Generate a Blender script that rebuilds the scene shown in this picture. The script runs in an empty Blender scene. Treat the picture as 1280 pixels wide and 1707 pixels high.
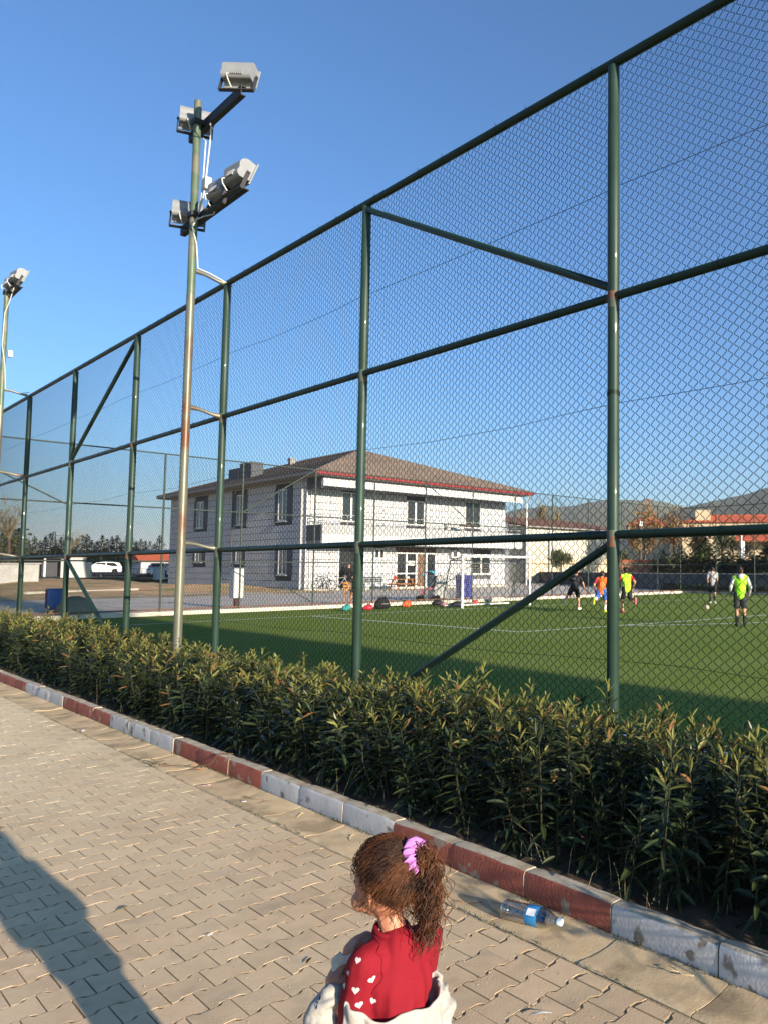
import bpy, bmesh, math, random
import numpy as np
from mathutils import Vector, Matrix, Quaternion
from mathutils.bvhtree import BVHTree
R = math.radians
C = bpy.context.scene.collection
SC = bpy.context.scene
rnd = random.Random(7)

# ------------------------------------------------------------------ camera
YAW, PITCH = .8813, .0642
fw = Vector((math.sin(YAW)*math.cos(PITCH), math.cos(YAW)*math.cos(PITCH), math.sin(PITCH)))
rt = Vector((math.cos(YAW), -math.sin(YAW), 0))
upv = rt.cross(fw)
cam_d = bpy.data.cameras.new('camera')
cam = bpy.data.objects.new('camera', cam_d)
C.objects.link(cam)
cam.matrix_world = Matrix(((rt.x, upv.x, -fw.x, 0), (rt.y, upv.y, -fw.y, 0), (rt.z, upv.z, -fw.z, 1.5), (0, 0, 0, 1)))
cam_d.sensor_fit = 'AUTO'
cam_d.sensor_width = 36
cam_d.lens = 1236.8/1707*36
cam_d.shift_x = -409.6/1707
cam_d.shift_y = 15.2/1707
cam_d.clip_start = .05
cam_d.clip_end = 40000
SC.camera = cam

# ------------------------------------------------------------------ light
SUN_EL, SUN_DELTA = R(12.3), R(2.1)          # low winter sun from behind, shining along the fence
w = bpy.data.worlds.new('World')
SC.world = w
w.use_nodes = True
nt = w.node_tree
bg = nt.nodes['Background']
sky = nt.nodes.new('ShaderNodeTexSky')
sky.sky_type = 'NISHITA'
sky.sun_disc = False
sky.sun_elevation = SUN_EL
sky.sun_rotation = math.pi + SUN_DELTA
sky.altitude = 0
sky.air_density = 1.0
sky.dust_density = 1.9
sky.ozone_density = 2.5
tint = nt.nodes.new('ShaderNodeMix'); tint.data_type = 'RGBA'; tint.blend_type = 'MULTIPLY'
tint.inputs[0].default_value = 1
tint.inputs[7].default_value = (.405, .742, 1.05, 1)
nt.links.new(sky.outputs[0], tint.inputs[6])
nt.links.new(tint.outputs[2], bg.inputs[0])
bg.inputs[1].default_value = .085
sun_d = bpy.data.lights.new('sun', 'SUN')
sun_d.energy = 4.8
sun_d.angle = R(.53)
sun_d.color = (1.0, .85, .66)
sun = bpy.data.objects.new('sun', sun_d)
C.objects.link(sun)
ldir = Vector((math.sin(SUN_DELTA)*math.cos(SUN_EL), math.cos(SUN_DELTA)*math.cos(SUN_EL), -math.sin(SUN_EL)))
sun.rotation_euler = ldir.to_track_quat('-Z', 'Y').to_euler()
sun.location = (-5, -20, 15)
SC.view_settings.view_transform = 'Standard'
SC.view_settings.look = 'None'
SC.view_settings.exposure = 1.45
SC.view_settings.gamma = 1
SC.render.film_transparent = False
SC.cycles.max_bounces = 8
SC.cycles.transparent_max_bounces = 16
SC.cycles.volume_bounces = 0

# ------------------------------------------------------------------ materials
MATS = {}
def pm(name, col, rough=.7, var=.12, nscale=6., bump=0., bscale=40., metal=0., spec=.22, col2=None, c2=(.5, .65), c2scale=3., objvar=0., trans=0., alpha=1., coat=0., stretch=None, bdist=.006):
    """procedural Principled material: base colour with noise variation, a second colour in patches, bump, per-object variation"""
    if name in MATS: return MATS[name]
    m = bpy.data.materials.new(name); MATS[name] = m
    m.use_nodes = True
    t = m.node_tree; N = t.nodes; L = t.links
    b = N['Principled BSDF']
    b.inputs['Roughness'].default_value = rough
    b.inputs['Metallic'].default_value = metal
    b.inputs['Specular IOR Level'].default_value = spec
    if coat: b.inputs['Coat Weight'].default_value = coat
    tc = N.new('ShaderNodeTexCoord')
    src = tc.outputs['Object']
    if stretch:
        mp = N.new('ShaderNodeMapping'); mp.inputs['Scale'].default_value = stretch
        L.new(src, mp.inputs[0]); src = mp.outputs[0]
    if objvar:                       # no two pieces that share a mesh carry the same stains
        oi = N.new('ShaderNodeObjectInfo'); of = N.new('ShaderNodeVectorMath'); of.operation = 'MULTIPLY_ADD'
        of.inputs[1].default_value = (37.7, 61.3, 23.9); L.new(oi.outputs['Random'], of.inputs[0]); L.new(src, of.inputs[2]); src = of.outputs[0]
    def noise(s, d=4.):
        n = N.new('ShaderNodeTexNoise'); n.inputs['Scale'].default_value = s; n.inputs['Detail'].default_value = d
        L.new(src, n.inputs['Vector']); return n
    def mixc(fac, a, bb, mode='MIX'):
        x = N.new('ShaderNodeMix'); x.data_type = 'RGBA'; x.blend_type = mode
        for s, v in ((x.inputs[0], fac), (x.inputs[6], a), (x.inputs[7], bb)):
            if hasattr(v, 'is_output'): L.new(v, s)
            elif isinstance(v, (int, float)): s.default_value = v
            else: s.default_value = (*v, 1) if len(v) == 3 else v
        return x.outputs[2]
    c = (*col, 1)
    out = None
    if col2 is not None:
        n2 = noise(c2scale, 6.)
        rp = N.new('ShaderNodeMapRange'); rp.inputs[1].default_value = c2[0]; rp.inputs[2].default_value = c2[1]
        L.new(n2.outputs[0], rp.inputs[0])
        out = mixc(rp.outputs[0], col, col2)
    if var:
        n1 = noise(nscale)
        rr = N.new('ShaderNodeMapRange'); rr.inputs[1].default_value = .25; rr.inputs[2].default_value = .75
        rr.inputs[3].default_value = 1-var; rr.inputs[4].default_value = 1+var
        L.new(n1.outputs[0], rr.inputs[0])
        v = rr.outputs[0]
    else:
        v = None
    if objvar:
        r2 = N.new('ShaderNodeMapRange'); r2.inputs[3].default_value = 1-objvar; r2.inputs[4].default_value = 1+objvar
        L.new(oi.outputs['Random'], r2.inputs[0])
        if v is not None:
            mu = N.new('ShaderNodeMath'); mu.operation = 'MULTIPLY'
            L.new(v, mu.inputs[0]); L.new(r2.outputs[0], mu.inputs[1]); v = mu.outputs[0]
        else: v = r2.outputs[0]
    if v is not None:
        vm = N.new('ShaderNodeVectorMath'); vm.operation = 'SCALE'
        if out is not None: L.new(out, vm.inputs[0])
        else: vm.inputs[0].default_value = col
        L.new(v, vm.inputs['Scale'])
        out = vm.outputs[0]
    if out is not None: L.new(out, b.inputs['Base Color'])
    else: b.inputs['Base Color'].default_value = c
    if bump:
        nb = noise(bscale, 6.)
        bp = N.new('ShaderNodeBump'); bp.inputs['Strength'].default_value = bump; bp.inputs['Distance'].default_value = bdist
        L.new(nb.outputs[0], bp.inputs['Height']); L.new(bp.outputs[0], b.inputs['Normal'])
    if trans:
        tr = N.new('ShaderNodeBsdfTranslucent'); ms = N.new('ShaderNodeMixShader'); ms.inputs[0].default_value = trans
        if out is not None: L.new(out, tr.inputs[0])
        else: tr.inputs[0].default_value = c
        L.new(b.outputs[0], ms.inputs[1]); L.new(tr.outputs[0], ms.inputs[2])
        L.new(ms.outputs[0], N['Material Output'].inputs[0])
    return m
def glassy(name, col, rough=.05, ior=1.45):
    m = bpy.data.materials.new(name); m.use_nodes = True
    b = m.node_tree.nodes['Principled BSDF']
    b.inputs['Base Color'].default_value = (*col, 1); b.inputs['Roughness'].default_value = rough
    b.inputs['Transmission Weight'].default_value = 1; b.inputs['IOR'].default_value = ior
    MATS[name] = m; return m

# ------------------------------------------------------------------ mesh helpers
class MB:
    def __init__(s): s.v = []; s.f = []; s.m = []
    def add(s, vs, fs, mi=0):
        k = len(s.v); s.v += [tuple(p) for p in vs]; s.f += [tuple(i+k for i in f) for f in fs]; s.m += [mi]*len(fs); return s
    def box(s, x0, x1, y0, y1, z0, z1, mi=0):
        vs = [(x0,y0,z0),(x1,y0,z0),(x1,y1,z0),(x0,y1,z0),(x0,y0,z1),(x1,y0,z1),(x1,y1,z1),(x0,y1,z1)]
        return s.add(vs, [(0,3,2,1),(4,5,6,7),(0,1,5,4),(1,2,6,5),(2,3,7,6),(3,0,4,7)], mi)
    def cbox(s, x0, x1, y0, y1, z0, z1, b=.01, mi=0):
        """box with chamfered edges"""
        bm = bmesh.new()
        bmesh.ops.create_cube(bm, size=1)
        for q in bm.verts: q.co = Vector(((x0+x1)/2+q.co.x*(x1-x0), (y0+y1)/2+q.co.y*(y1-y0), (z0+z1)/2+q.co.z*(z1-z0)))
        bmesh.ops.bevel(bm, geom=bm.edges[:], offset=b, segments=1, affect='EDGES', profile=.5)
        bm.verts.index_update()
        s.add([q.co for q in bm.verts], [[q.index for q in f.verts] for f in bm.faces], mi); bm.free(); return s
    def tube(s, pts, r, n=8, cap=True, mi=0, twist=0.):
        pts = [Vector(p) for p in pts]
        rr = r if hasattr(r, '__len__') else [r]*len(pts)
        vs = []; prev = None
        for i, p in enumerate(pts):
            d = (pts[min(i+1, len(pts)-1)]-pts[max(i-1, 0)])
            d = d.normalized() if d.length > 1e-9 else Vector((0,0,1))
            if prev is None:
                a = Vector((0,0,1)) if abs(d.z) < .9 else Vector((1,0,0))
                u = d.cross(a).normalized()
            else:
                u = (prev-d*prev.dot(d)); u = u.normalized() if u.length > 1e-6 else d.orthogonal().normalized()
            prev = u; q = d.cross(u)
            for k in range(n):
                an = 2*math.pi*(k+.5)/n
                vs.append(p+(u*math.cos(an)+q*math.sin(an))*rr[i])
        fs = []
        for i in range(len(pts)-1):
            for k in range(n):
                a, b = i*n+k, i*n+(k+1) % n
                fs.append((a, b, b+n, a+n))
        if cap and n > 2:
            fs.append(tuple(reversed(range(n)))); fs.append(tuple(range((len(pts)-1)*n, len(pts)*n)))
        return s.add(vs, fs, mi)
    def lathe(s, prof, n=16, c=(0,0,0), axis='z', mi=0, M=None):
        vs = []
        for r_, z_ in prof:
            for k in range(n):
                a = 2*math.pi*k/n
                p = Vector((r_*math.cos(a), r_*math.sin(a), z_))
                if axis == 'x': p = Vector((p.z, p.x, p.y))
                if axis == 'y': p = Vector((p.y, p.z, p.x))
                if M is not None: p = M @ p
                vs.append(p+Vector(c))
        fs = []
        for i in range(len(prof)-1):
            for k in range(n):
                a, b = i*n+k, i*n+(k+1) % n
                fs.append((a, b, b+n, a+n))
        if prof[0][0] > 1e-5: fs.append(tuple(reversed(range(n))))
        if prof[-1][0] > 1e-5: fs.append(tuple(range((len(prof)-1)*n, len(prof)*n)))
        return s.add(vs, fs, mi)
    def ell(s, c, r, n=10, m=7, mi=0, M=None):
        prof = [(max(math.sin(math.pi*i/m), 1e-6), -math.cos(math.pi*i/m)) for i in range(m+1)]
        S = Matrix.Diagonal(Vector(r)) if hasattr(r, '__len__') else Matrix.Diagonal(Vector((r, r, r)))
        if M is not None: S = M @ S
        return s.lathe(prof, n, c, 'z', mi, S)
    def prism(s, poly, h0, h1, axis='z', mi=0):
        """extrude a 2D polygon: axis z -> (x,y), axis y -> (x,z), axis x -> (y,z)"""
        def P(a, b, h): return (a, b, h) if axis == 'z' else ((a, h, b) if axis == 'y' else (h, a, b))
        n = len(poly)
        vs = [P(a, b, h0) for a, b in poly]+[P(a, b, h1) for a, b in poly]
        fs = [tuple(reversed(range(n))), tuple(range(n, 2*n))]+[(i, (i+1) % n, (i+1) % n+n, i+n) for i in range(n)]
        return s.add(vs, fs, mi)
    def quad(s, a, b, c, d, mi=0): return s.add([a, b, c, d], [(0,1,2,3)], mi)
    def mesh(s, name, mat=None, smooth=False, fix=True):
        me = bpy.data.meshes.new(name)
        me.from_pydata(s.v, [], s.f)
        if mat is not None:
            for q in (mat if isinstance(mat, (list, tuple)) else [mat]): me.materials.append(q)
            if max(s.m, default=0) > 0: me.polygons.foreach_set('material_index', s.m)
        if fix and len(s.v) < 60000:
            bm = bmesh.new(); bm.from_mesh(me); bmesh.ops.recalc_face_normals(bm, faces=bm.faces[:]); bm.to_mesh(me); bm.free()
        if smooth:
            me.polygons.foreach_set('use_smooth', [True]*len(me.polygons))
            if smooth != 'all': me.set_sharp_from_angle(angle=R(40))
        me.update()
        return me
    def build(s, name, mat=None, parent=None, smooth=False, loc=None, fix=True):
        return link(name, s.mesh(name, mat, smooth, fix), parent, loc)
def link(name, me, parent=None, loc=None, rz=None):
    o = bpy.data.objects.new(name, me); C.objects.link(o)
    if parent is not None: o.parent = parent
    if loc is not None: o.location = loc
    if rz is not None: o.rotation_euler = (0, 0, rz)
    return o
def tag(o, label=None, cat=None, group=None, kind=None):
    if label: o['label'] = label
    if cat: o['category'] = cat
    if group: o['group'] = group
    if kind: o['kind'] = kind
    return o
def thing(name, label, cat, loc=(0,0,0), group=None, rz=0.):
    o = bpy.data.objects.new(name, None); C.objects.link(o)
    o.empty_display_size = .1
    o.location = loc; o.rotation_euler = (0, 0, rz)
    return tag(o, label, cat, group)
def dup(root, loc, rz=0., label=None, scale=None):
    kids = {}
    for o in ALLKIDS(root): kids.setdefault(o.parent, []).append(o)
    def rec(o, par):
        c = o.copy(); C.objects.link(c)
        if par is not None: c.parent = par; c.matrix_parent_inverse = o.matrix_parent_inverse.copy()
        for k in kids.get(o, []): rec(k, c)
        return c
    r = rec(root, None)
    r.location = loc; r.rotation_euler = (0, 0, rz)
    if scale is not None: r.scale = scale if hasattr(scale, '__len__') else (scale,)*3
    if label: r['label'] = label
    return r
def ALLKIDS(root): return list(root.children_recursive)

def remesh_prims(mb, voxel, smooth_it=4, mat=None, name='body'):
    """one continuous skin grown over overlapping shapes"""
    me = mb.mesh('tmp'); o = bpy.data.objects.new('tmp', me); C.objects.link(o)
    md = o.modifiers.new('r', 'REMESH'); md.mode = 'VOXEL'; md.voxel_size = voxel; md.use_smooth_shade = True
    if smooth_it:
        sm = o.modifiers.new('s', 'SMOOTH'); sm.factor = .5; sm.iterations = smooth_it
    dg = bpy.context.evaluated_depsgraph_get()
    m2 = bpy.data.meshes.new_from_object(o.evaluated_get(dg))
    bpy.data.objects.remove(o); bpy.data.meshes.remove(me)
    m2.name = name
    m2.materials.clear()
    if mat is not None:
        for q in (mat if isinstance(mat, (list, tuple)) else [mat]): m2.materials.append(q)
    m2.polygons.foreach_set('use_smooth', [True]*len(m2.polygons))
    return m2
def cap(mb, p0, p1, r0, r1, n=10):
    """tapered capsule"""
    p0, p1 = Vector(p0), Vector(p1)
    d = p1-p0; L = d.length
    d = d/L if L > 1e-6 else Vector((0,0,1))
    pts, rr = [], []
    for i in range(5):
        a = math.pi/2*(1-i/4); pts.append(p0-d*r0*math.sin(a)); rr.append(max(r0*math.cos(a), 1e-4))
    for i in range(5):
        a = math.pi/2*(i/4); pts.append(p1+d*r1*math.sin(a)); rr.append(max(r1*math.cos(a), 1e-4))
    u = d.orthogonal().normalized(); q = d.cross(u); vs = []
    for p, r_ in zip(pts, rr):
        for k in range(n):
            an = 2*math.pi*k/n; vs.append(p+(u*math.cos(an)+q*math.sin(an))*r_)
    fs = [(i*n+k, i*n+(k+1) % n, (i+1)*n+(k+1) % n, (i+1)*n+k) for i in range(len(pts)-1) for k in range(n)]
    fs += [tuple(reversed(range(n))), tuple(range((len(pts)-1)*n, len(pts)*n))]
    mb.add(vs, fs); return mb
# ================================================================== SETTING
m_earth = pm('dry_earth', (.21, .17, .095), .95, .25, .8, .4, 8., col2=(.11, .13, .045), c2=(.42, .6), c2scale=.25)
m_soil = pm('planting_soil', (.085, .06, .04), .95, .3, 9., .8, 30.)
m_sand = pm('joint_sand', (.36, .275, .17), .95, .2, 20., .5, 120.)
m_paver = pm('concrete_paver', (.56, .41, .262), .9, .09, 14., .35, 160., col2=(.42, .325, .215), c2=(.56, .74), c2scale=5., objvar=.085)
def add_dust(m, dust, y0, y1, amount):
    """blown sand lying on the stones, thicker further along the path"""
    t = m.node_tree; N = t.nodes; L = t.links; b = N['Principled BSDF']
    src = b.inputs['Base Color'].links[0].from_socket
    ge = N.new('ShaderNodeNewGeometry'); sx = N.new('ShaderNodeSeparateXYZ'); L.new(ge.outputs['Position'], sx.inputs[0])
    nz = N.new('ShaderNodeTexNoise'); nz.inputs['Scale'].default_value = 1.7; nz.inputs['Detail'].default_value = 7; L.new(ge.outputs['Position'], nz.inputs['Vector'])
    a = N.new('ShaderNodeMapRange'); a.inputs[1].default_value = y0; a.inputs[2].default_value = y1; L.new(sx.outputs[1], a.inputs[0])
    c = N.new('ShaderNodeMath'); c.operation = 'MULTIPLY_ADD'; c.inputs[1].default_value = 1.4; c.inputs[2].default_value = -.72; L.new(nz.outputs[0], c.inputs[0])
    d = N.new('ShaderNodeMath'); d.operation = 'ADD'; d.use_clamp = True; L.new(a.outputs[0], d.inputs[0]); L.new(c.outputs[0], d.inputs[1])
    e = N.new('ShaderNodeMath'); e.operation = 'MULTIPLY'; e.inputs[1].default_value = amount; L.new(d.outputs[0], e.inputs[0])
    x = N.new('ShaderNodeMix'); x.data_type = 'RGBA'; x.inputs[7].default_value = (*dust, 1); L.new(e.outputs[0], x.inputs[0]); L.new(src, x.inputs[6]); L.new(x.outputs[2], b.inputs['Base Color'])
add_dust(m_paver, (.70, .585, .39), 2.2, 9.5, .85); add_dust(m_sand, (.66, .54, .36), 3, 9, .8)
m_jside = pm('dulled_paver_side', (.27, .20, .125), .95, .2, 30.)  # dirt tone on paver sides, darkened to subdue their sunlit edges
m_gutter = pm('gutter_concrete', (.56, .425, .26), .9, .16, 6., .22, 70., col2=(.33, .25, .155), c2=(.5, .66), c2scale=4.5, objvar=.06)
m_red = pm('worn_red_paint', (.31, .092, .062), .8, .18, 12., .4, 60., col2=(.30, .235, .18), c2=(.585, .64), c2scale=9., objvar=.08)
m_white = pm('worn_white_paint', (.50, .49, .48), .75, .10, 12., .3, 60., col2=(.20, .175, .14), c2=(.59, .65), c2scale=9., objvar=.05)
m_kerbtop = pm('kerb_top_concrete', (.42, .37, .29), .85, .18, 9., .3, 70., col2=(.27, .22, .17), c2=(.5, .62), c2scale=7.)
m_turf = pm('artificial_turf', (.138, .188, .044), .95, .62, 34., .9, 90., col2=(.165, .205, .060), c2=(.35, .7), c2scale=.45, spec=.0)
m_line = pm('white_line_paint', (.62, .63, .57), .8, .15, 20., .3, 60., spec=.2)
m_yard = pm('yard_paving', (.60, .52, .44), .85, .12, 1.2, .2, 12., col2=(.52, .46, .39), c2=(.45, .6), c2scale=.35)
m_conc = pm('pale_concrete', (.46, .43, .37), .85, .14, 3., .2, 30.)
m_dirt = pm('leaf_strewn_dirt', (.58, .37, .20), .95, .25, 1.5, .6, 6., col2=(.33, .29, .12), c2=(.5, .6), c2scale=.5)
m_moss = pm('dark_moss', (.055, .05, .022), .95, .3, 30.)
m_hill = pm('wooded_hill', (.070, .078, .045), .95, .35, .012, 1., .06, col2=(.16, .135, .085), c2=(.52, .68), c2scale=.004, spec=.1)

g = MB(); g.quad((-10900,-10900,-.06), (10900,-10900,-.06), (10900,10900,-.06), (-10900,10900,-.06))
tag(g.build('ground', m_earth), 'dry grassy earth spreading to the horizon', kind='structure')

# path: bedding sand with bone shaped pavers
PL, PP, PA = .1425, .138, .0082                        # paver length, row pitch, wave height
from mathutils import noise as mno
xs_ = list(np.linspace(-4, -.6, 6))+list(np.linspace(-.5, 2.128, 42)); ys_ = list(np.linspace(-6, .8, 8))+list(np.linspace(.9, 9, 160))+list(np.linspace(9.3, 60, 40))
vs = []
for y in ys_:
    fill = min(1, max(0, (y-3.6)/4.5))
    for x in xs_:
        n_ = mno.fractal(Vector((x*1.6, y*1.6, 3)), 1, 2, 4)*.5+.5*mno.noise(Vector((x*9, y*9, 7)))
        edge = max(0, (x-1.75)/.38)                # sand drifts towards the gutter
        z = -.0046+.0036*n_+.0052*fill+.0026*edge*max(0, min(1, (y-2.5)/2))
        vs.append((x, y, min(z, -.0012)))
k_ = len(xs_)
path = MB().add(vs, [(j*k_+i, j*k_+i+1, (j+1)*k_+i+1, (j+1)*k_+i) for j in range(len(ys_)-1) for i in range(k_-1)]).build('path', m_sand, None, 'all')
tag(path, 'block paved footpath with sandy joints', kind='structure')
def paver_mesh(seed, wear):
    r_ = random.Random(seed)
    L, P, A = PL, PP, PA
    gp = .0016
    far = [(-.5, 1), (-.34, 1), (-.24, -1), (.24, -1), (.34, 1), (.5, 1)]
    near = [(-.5, -1), (-.34, -1), (-.24, 1), (.24, 1), (.34, -1), (.5, -1)]
    out = [(x*L, -P/2+a*A) for x, a in near]+[(x*L, P/2+a*A) for x, a in reversed(far)]
    cx = sum(p[0] for p in out)/12; cy = sum(p[1] for p in out)/12
    def inset(p, d):
        x = p[0]-math.copysign(d, p[0]) if abs(p[0]) > .45*L else p[0]
        y = p[1]-math.copysign(d, p[1])
        return (x, y)
    lo = [inset(p, gp) for p in out]
    hi = [inset(p, gp+.0004+r_.random()*wear*.35) for p in out]
    zt = r_.uniform(-.0006, .0006)
    tx, ty = r_.uniform(-.007, .007), r_.uniform(-.007, .007)
    mb = MB(); n = 12
    vs = [(x, y, -.04) for x, y in lo]+[(x, y, -.0009) for x, y in lo]+[(x, y, zt+tx*x+ty*y) for x, y in hi]
    fs = [(i, (i+1) % n, (i+1) % n+n, i+n) for i in range(n)]+[(n+i, n+(i+1) % n, 2*n+(i+1) % n, 2*n+i) for i in range(n)]
    # the top as left end, waist, right end
    k = 2*n
    fs += [(k, k+1, k+10, k+11), (k+1, k+2, k+9, k+10), (k+2, k+3, k+8, k+9), (k+3, k+4, k+7, k+8), (k+4, k+5, k+6, k+7)]
    mb.add(vs, fs); mb.m = [1]*n+[1 if r_.random() < .75 else 0 for _ in range(n)]+[0]*5
    return mb
pv = [paver_mesh(i, .003).mesh('paver', [m_paver, m_jside]) for i in range(10)]
cand = []
for j in range(2, 116):
    y = .92+j*PP
    n0 = int((2.118+.9)/PL)
    for i in range(n0+1):
        x = 2.118-PL*(i+.5)+(PL/2 if j % 2 else 0)
        if x > 2.118-PL*.25 or x < -.55: continue
        cand.append((x+rnd.uniform(-.001, .001), y+rnd.uniform(-.001, .001)))
# half stones that close every second row at the gutter
def half_mesh():
    L, P, A, gp = PL, PP, PA, .003
    poly = [(-.25*L+gp, -P/2+A*.0+gp), (.25*L-gp, -P/2+A+gp), (.25*L-gp, P/2-A-gp), (-.25*L+gp, P/2+A*.0-gp)]
    mb = MB(); n = 4
    poly2 = [(x*.90, y*.93) for x, y in poly]
    mb.add([(x, y, -.04) for x, y in poly]+[(x, y, -.005) for x, y in poly]+[(x, y, 0) for x, y in poly2],
           [(i, (i+1) % n, (i+1) % n+n, i+n) for i in range(n)]+[(n+i, n+(i+1) % n, 2*n+(i+1) % n, 2*n+i) for i in range(n)]+[(8, 9, 10, 11)]); mb.m = [1]*8+[0]
    return mb.mesh('paver', [m_paver, m_jside])
def seen(p, mx=30):
    d = Vector(p)-Vector((0,0,1.5)); z = d.dot(fw)
    if z <= .2: return None
    x = 640+409.6+1236.8*d.dot(rt)/z; y = 853.5+15.2-1236.8*d.dot(upv)/z
    return (x, y, z) if -mx < x < 1280+mx and -mx < y < 1707+mx else None
hm = half_mesh()
near, rest = [], []
for x, y in cand:
    (near if seen((x, y, 0)) else rest).append((math.hypot(x, y), x, y, False))
for j in range(2, 116, 1):
    if j % 2 == 0: continue
    y = .92+j*PP; x = 2.118-PL*.25
    (near if seen((x, y, 0)) else rest).append((math.hypot(x, y), x, y, True))
near.sort()
rest += near[300:]
for d_, x, y, hf in near[:300]:
    link('paver', hm if hf else pv[rnd.randrange(10)], path, (x, y, rnd.uniform(-.0006, .0006)))
mb = MB(); base = [paver_mesh(100+i, .003) for i in range(6)]
for d_, x, y, hf in rest:
    q = base[rnd.randrange(6)]
    dz = rnd.uniform(-.001, .001)
    if hf: continue
    mb.add([(a+x, b+y, c+dz) for a, b, c in q.v], q.f); mb.m[-len(q.m):] = q.m
tag(mb.build('paver_field', [m_paver, m_jside], path, fix=False), kind='stuff')

# gutter of shallow dished concrete stones
gut = MB().box(2.128, 2.385, -6, 60, -.09, -.045).build('gutter', m_sand); tag(gut, 'shallow concrete gutter between path and kerb', kind='structure')
def gutter_mesh(L, seed, n=9):
    r_ = random.Random(seed)
    prof = [(2.134, -.03), (2.134, -.004), (2.145, .002), (2.17, .001), (2.21, -.005), (2.26, -.008), (2.31, -.006), (2.355, .0), (2.381, .003), (2.381, -.03)]
    vs = []; ys = np.linspace(.0025, L-.0025, n)
    for iy, y in enumerate(ys):
        e = .004 if iy in (0, n-1) else 0
        for x, z in prof: vs.append((x+(r_.uniform(-.0008, .0008) if z > -.02 else 0), y, z-e*.5+r_.uniform(-.0006, .0006)))
    k = len(prof)
    fs = [(i*k+j, i*k+j+1, (i+1)*k+j+1, (i+1)*k+j) for i in range(n-1) for j in range(k-1)]+[tuple(range(k)), tuple(range((n-1)*k, n*k))]
    return MB().add(vs, fs).mesh('gutter_stone', m_gutter)
gm = [gutter_mesh(.525, i) for i in range(4)]
for i in range(-3, 44):
    o = link('gutter_stone', gm[i % 4], gut, (rnd.uniform(-.002, .002), 2.02+.525*(i-1), rnd.uniform(-.002, .002)))

# kerb: three red, three white
kerb = MB().box(2.40, 2.46, -6, 60, -.08, .06).build('kerb', m_conc); tag(kerb, 'raised kerb of alternating red and white painted stones', kind='structure')
def kerb_mesh(L, seed):
    """worn stone: painted path-side face, bare top"""
    r_ = random.Random(seed)
    prof = [(2.384, -.06), (2.386, .03), (2.388, .102), (2.395, .116), (2.405, .121), (2.458, .119), (2.470, .108), (2.470, -.06)]
    n = 8; vs = []
    for iy in range(n):
        y = .004+(L-.008)*iy/(n-1); e = .005 if iy in (0, n-1) else 0
        for x, z in prof:
            chip = r_.uniform(0, .006) if (z > .10 and r_.random() < .25) else 0
            vs.append((x+e*.6+r_.uniform(-.0015, .0015), y, z-(e if z > .05 else 0)-chip*.8))
    k = len(prof); fs = []; mi = []
    for i in range(n-1):
        for j in range(k-1):
            fs.append((i*k+j, i*k+j+1, (i+1)*k+j+1, (i+1)*k+j)); mi.append(1 if j >= 3 else 0)
    fs += [tuple(range(k)), tuple(range((n-1)*k, n*k))]; mi += [1, 1]
    mb = MB(); mb.add(vs, fs); mb.m = mi; return mb
KR = [kerb_mesh(.525, i).mesh('kerb_stone', [m_red, m_kerbtop], 'sharp') for i in range(4)]
KW = [kerb_mesh(.525, 9+i).mesh('kerb_stone', [m_white, m_kerbtop], 'sharp') for i in range(4)]
for i in range(-6, 44):
    red = (i // 3) % 2 == 0
    o = link('kerb_stone', (KR if red else KW)[i % 4], kerb, (rnd.uniform(-.003, .003), 2.075+.525*i, rnd.uniform(-.003, .003)))

# planting strip
nx, ny = 10, 260; vs = []
for j in range(ny+1):
    for i in range(nx+1):
        vs.append((2.473+i*(4.12-2.473)/nx, -6+j*.25, .085+rnd.uniform(-.02, .025)-(.05 if i == nx else 0)))
strip = MB().add(vs, [(j*(nx+1)+i, j*(nx+1)+i+1, (j+1)*(nx+1)+i+1, (j+1)*(nx+1)+i) for j in range(ny) for i in range(nx)]).build('planting_strip', m_soil, None, True)
tag(strip, 'dark soil strip under the hedge', kind='structure')

# pitch, its markings and end kerb
pitch = MB().box(4.121, 37.9, -34, 26.72, -.10, .004).build('pitch', m_turf); tag(pitch, 'green artificial turf football pitch', kind='structure')
def strip_line(pts, wd, z=.010):
    mb = MB(); L = len(pts)
    for a, b in zip(pts[:-1], pts[1:]):
        d = Vector((b[0]-a[0], b[1]-a[1])); d.normalize(); n = Vector((-d.y, d.x))*wd/2
        e = d*wd*.4
        mb.quad((a[0]+n.x-e.x, a[1]+n.y-e.y, z), (a[0]-n.x-e.x, a[1]-n.y-e.y, z), (b[0]-n.x+e.x, b[1]-n.y+e.y, z), (b[0]+n.x+e.x, b[1]+n.y+e.y, z))
        z += .0001
    return mb
for nm, pts in (('goal_line', [(5.2, 22.95), (12, 22.8), (17, 22.6), (22, 21.9), (26.5, 21.2), (33, 20.2)]), ('penalty_side_line', [(11.85, 22.7), (12.0, 13.4)]),
                ('penalty_front_line', [(12.0, 13.3), (14.6, 12.85), (17.4, 12.4), (21.7, 12.0), (27, 11.5)]), ('penalty_arc', [(15.0, 12.9), (15.6, 12.2), (16.5, 11.5), (18.6, 10.35), (20.6, 9.9), (23, 10.0)]),
                ('side_line', [(5.2, 22.9), (5.2, -20)]), ('far_side_line', [(33, 20.2), (31.5, 8), (31, -20)])):
    tag(strip_line(pts, .10, .0085).build('pitch_marking', m_line, pitch))
endk = MB().box(3.9, 38.2, 26.722, 26.98, -.1, .13).build('pitch_edge_kerb', m_conc); tag(endk, 'pale concrete kerb at the foot of the far fence', kind='structure')
sk = MB().box(37.902, 38.2, -34, 26.72, -.1, .12).build('pitch_side_kerb', m_conc); tag(sk, 'pale concrete kerb along the far side of the pitch', kind='structure')
# yard between pitch and building
yard = MB().box(-6, 75, 26.982, 60, -.2, .09); yard.box(38.202, 75, -20, 26.98, -.2, .086)
tag(yard.build('yard', m_yard), 'grey paved yard between pitch and clubhouse', kind='structure')
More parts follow.
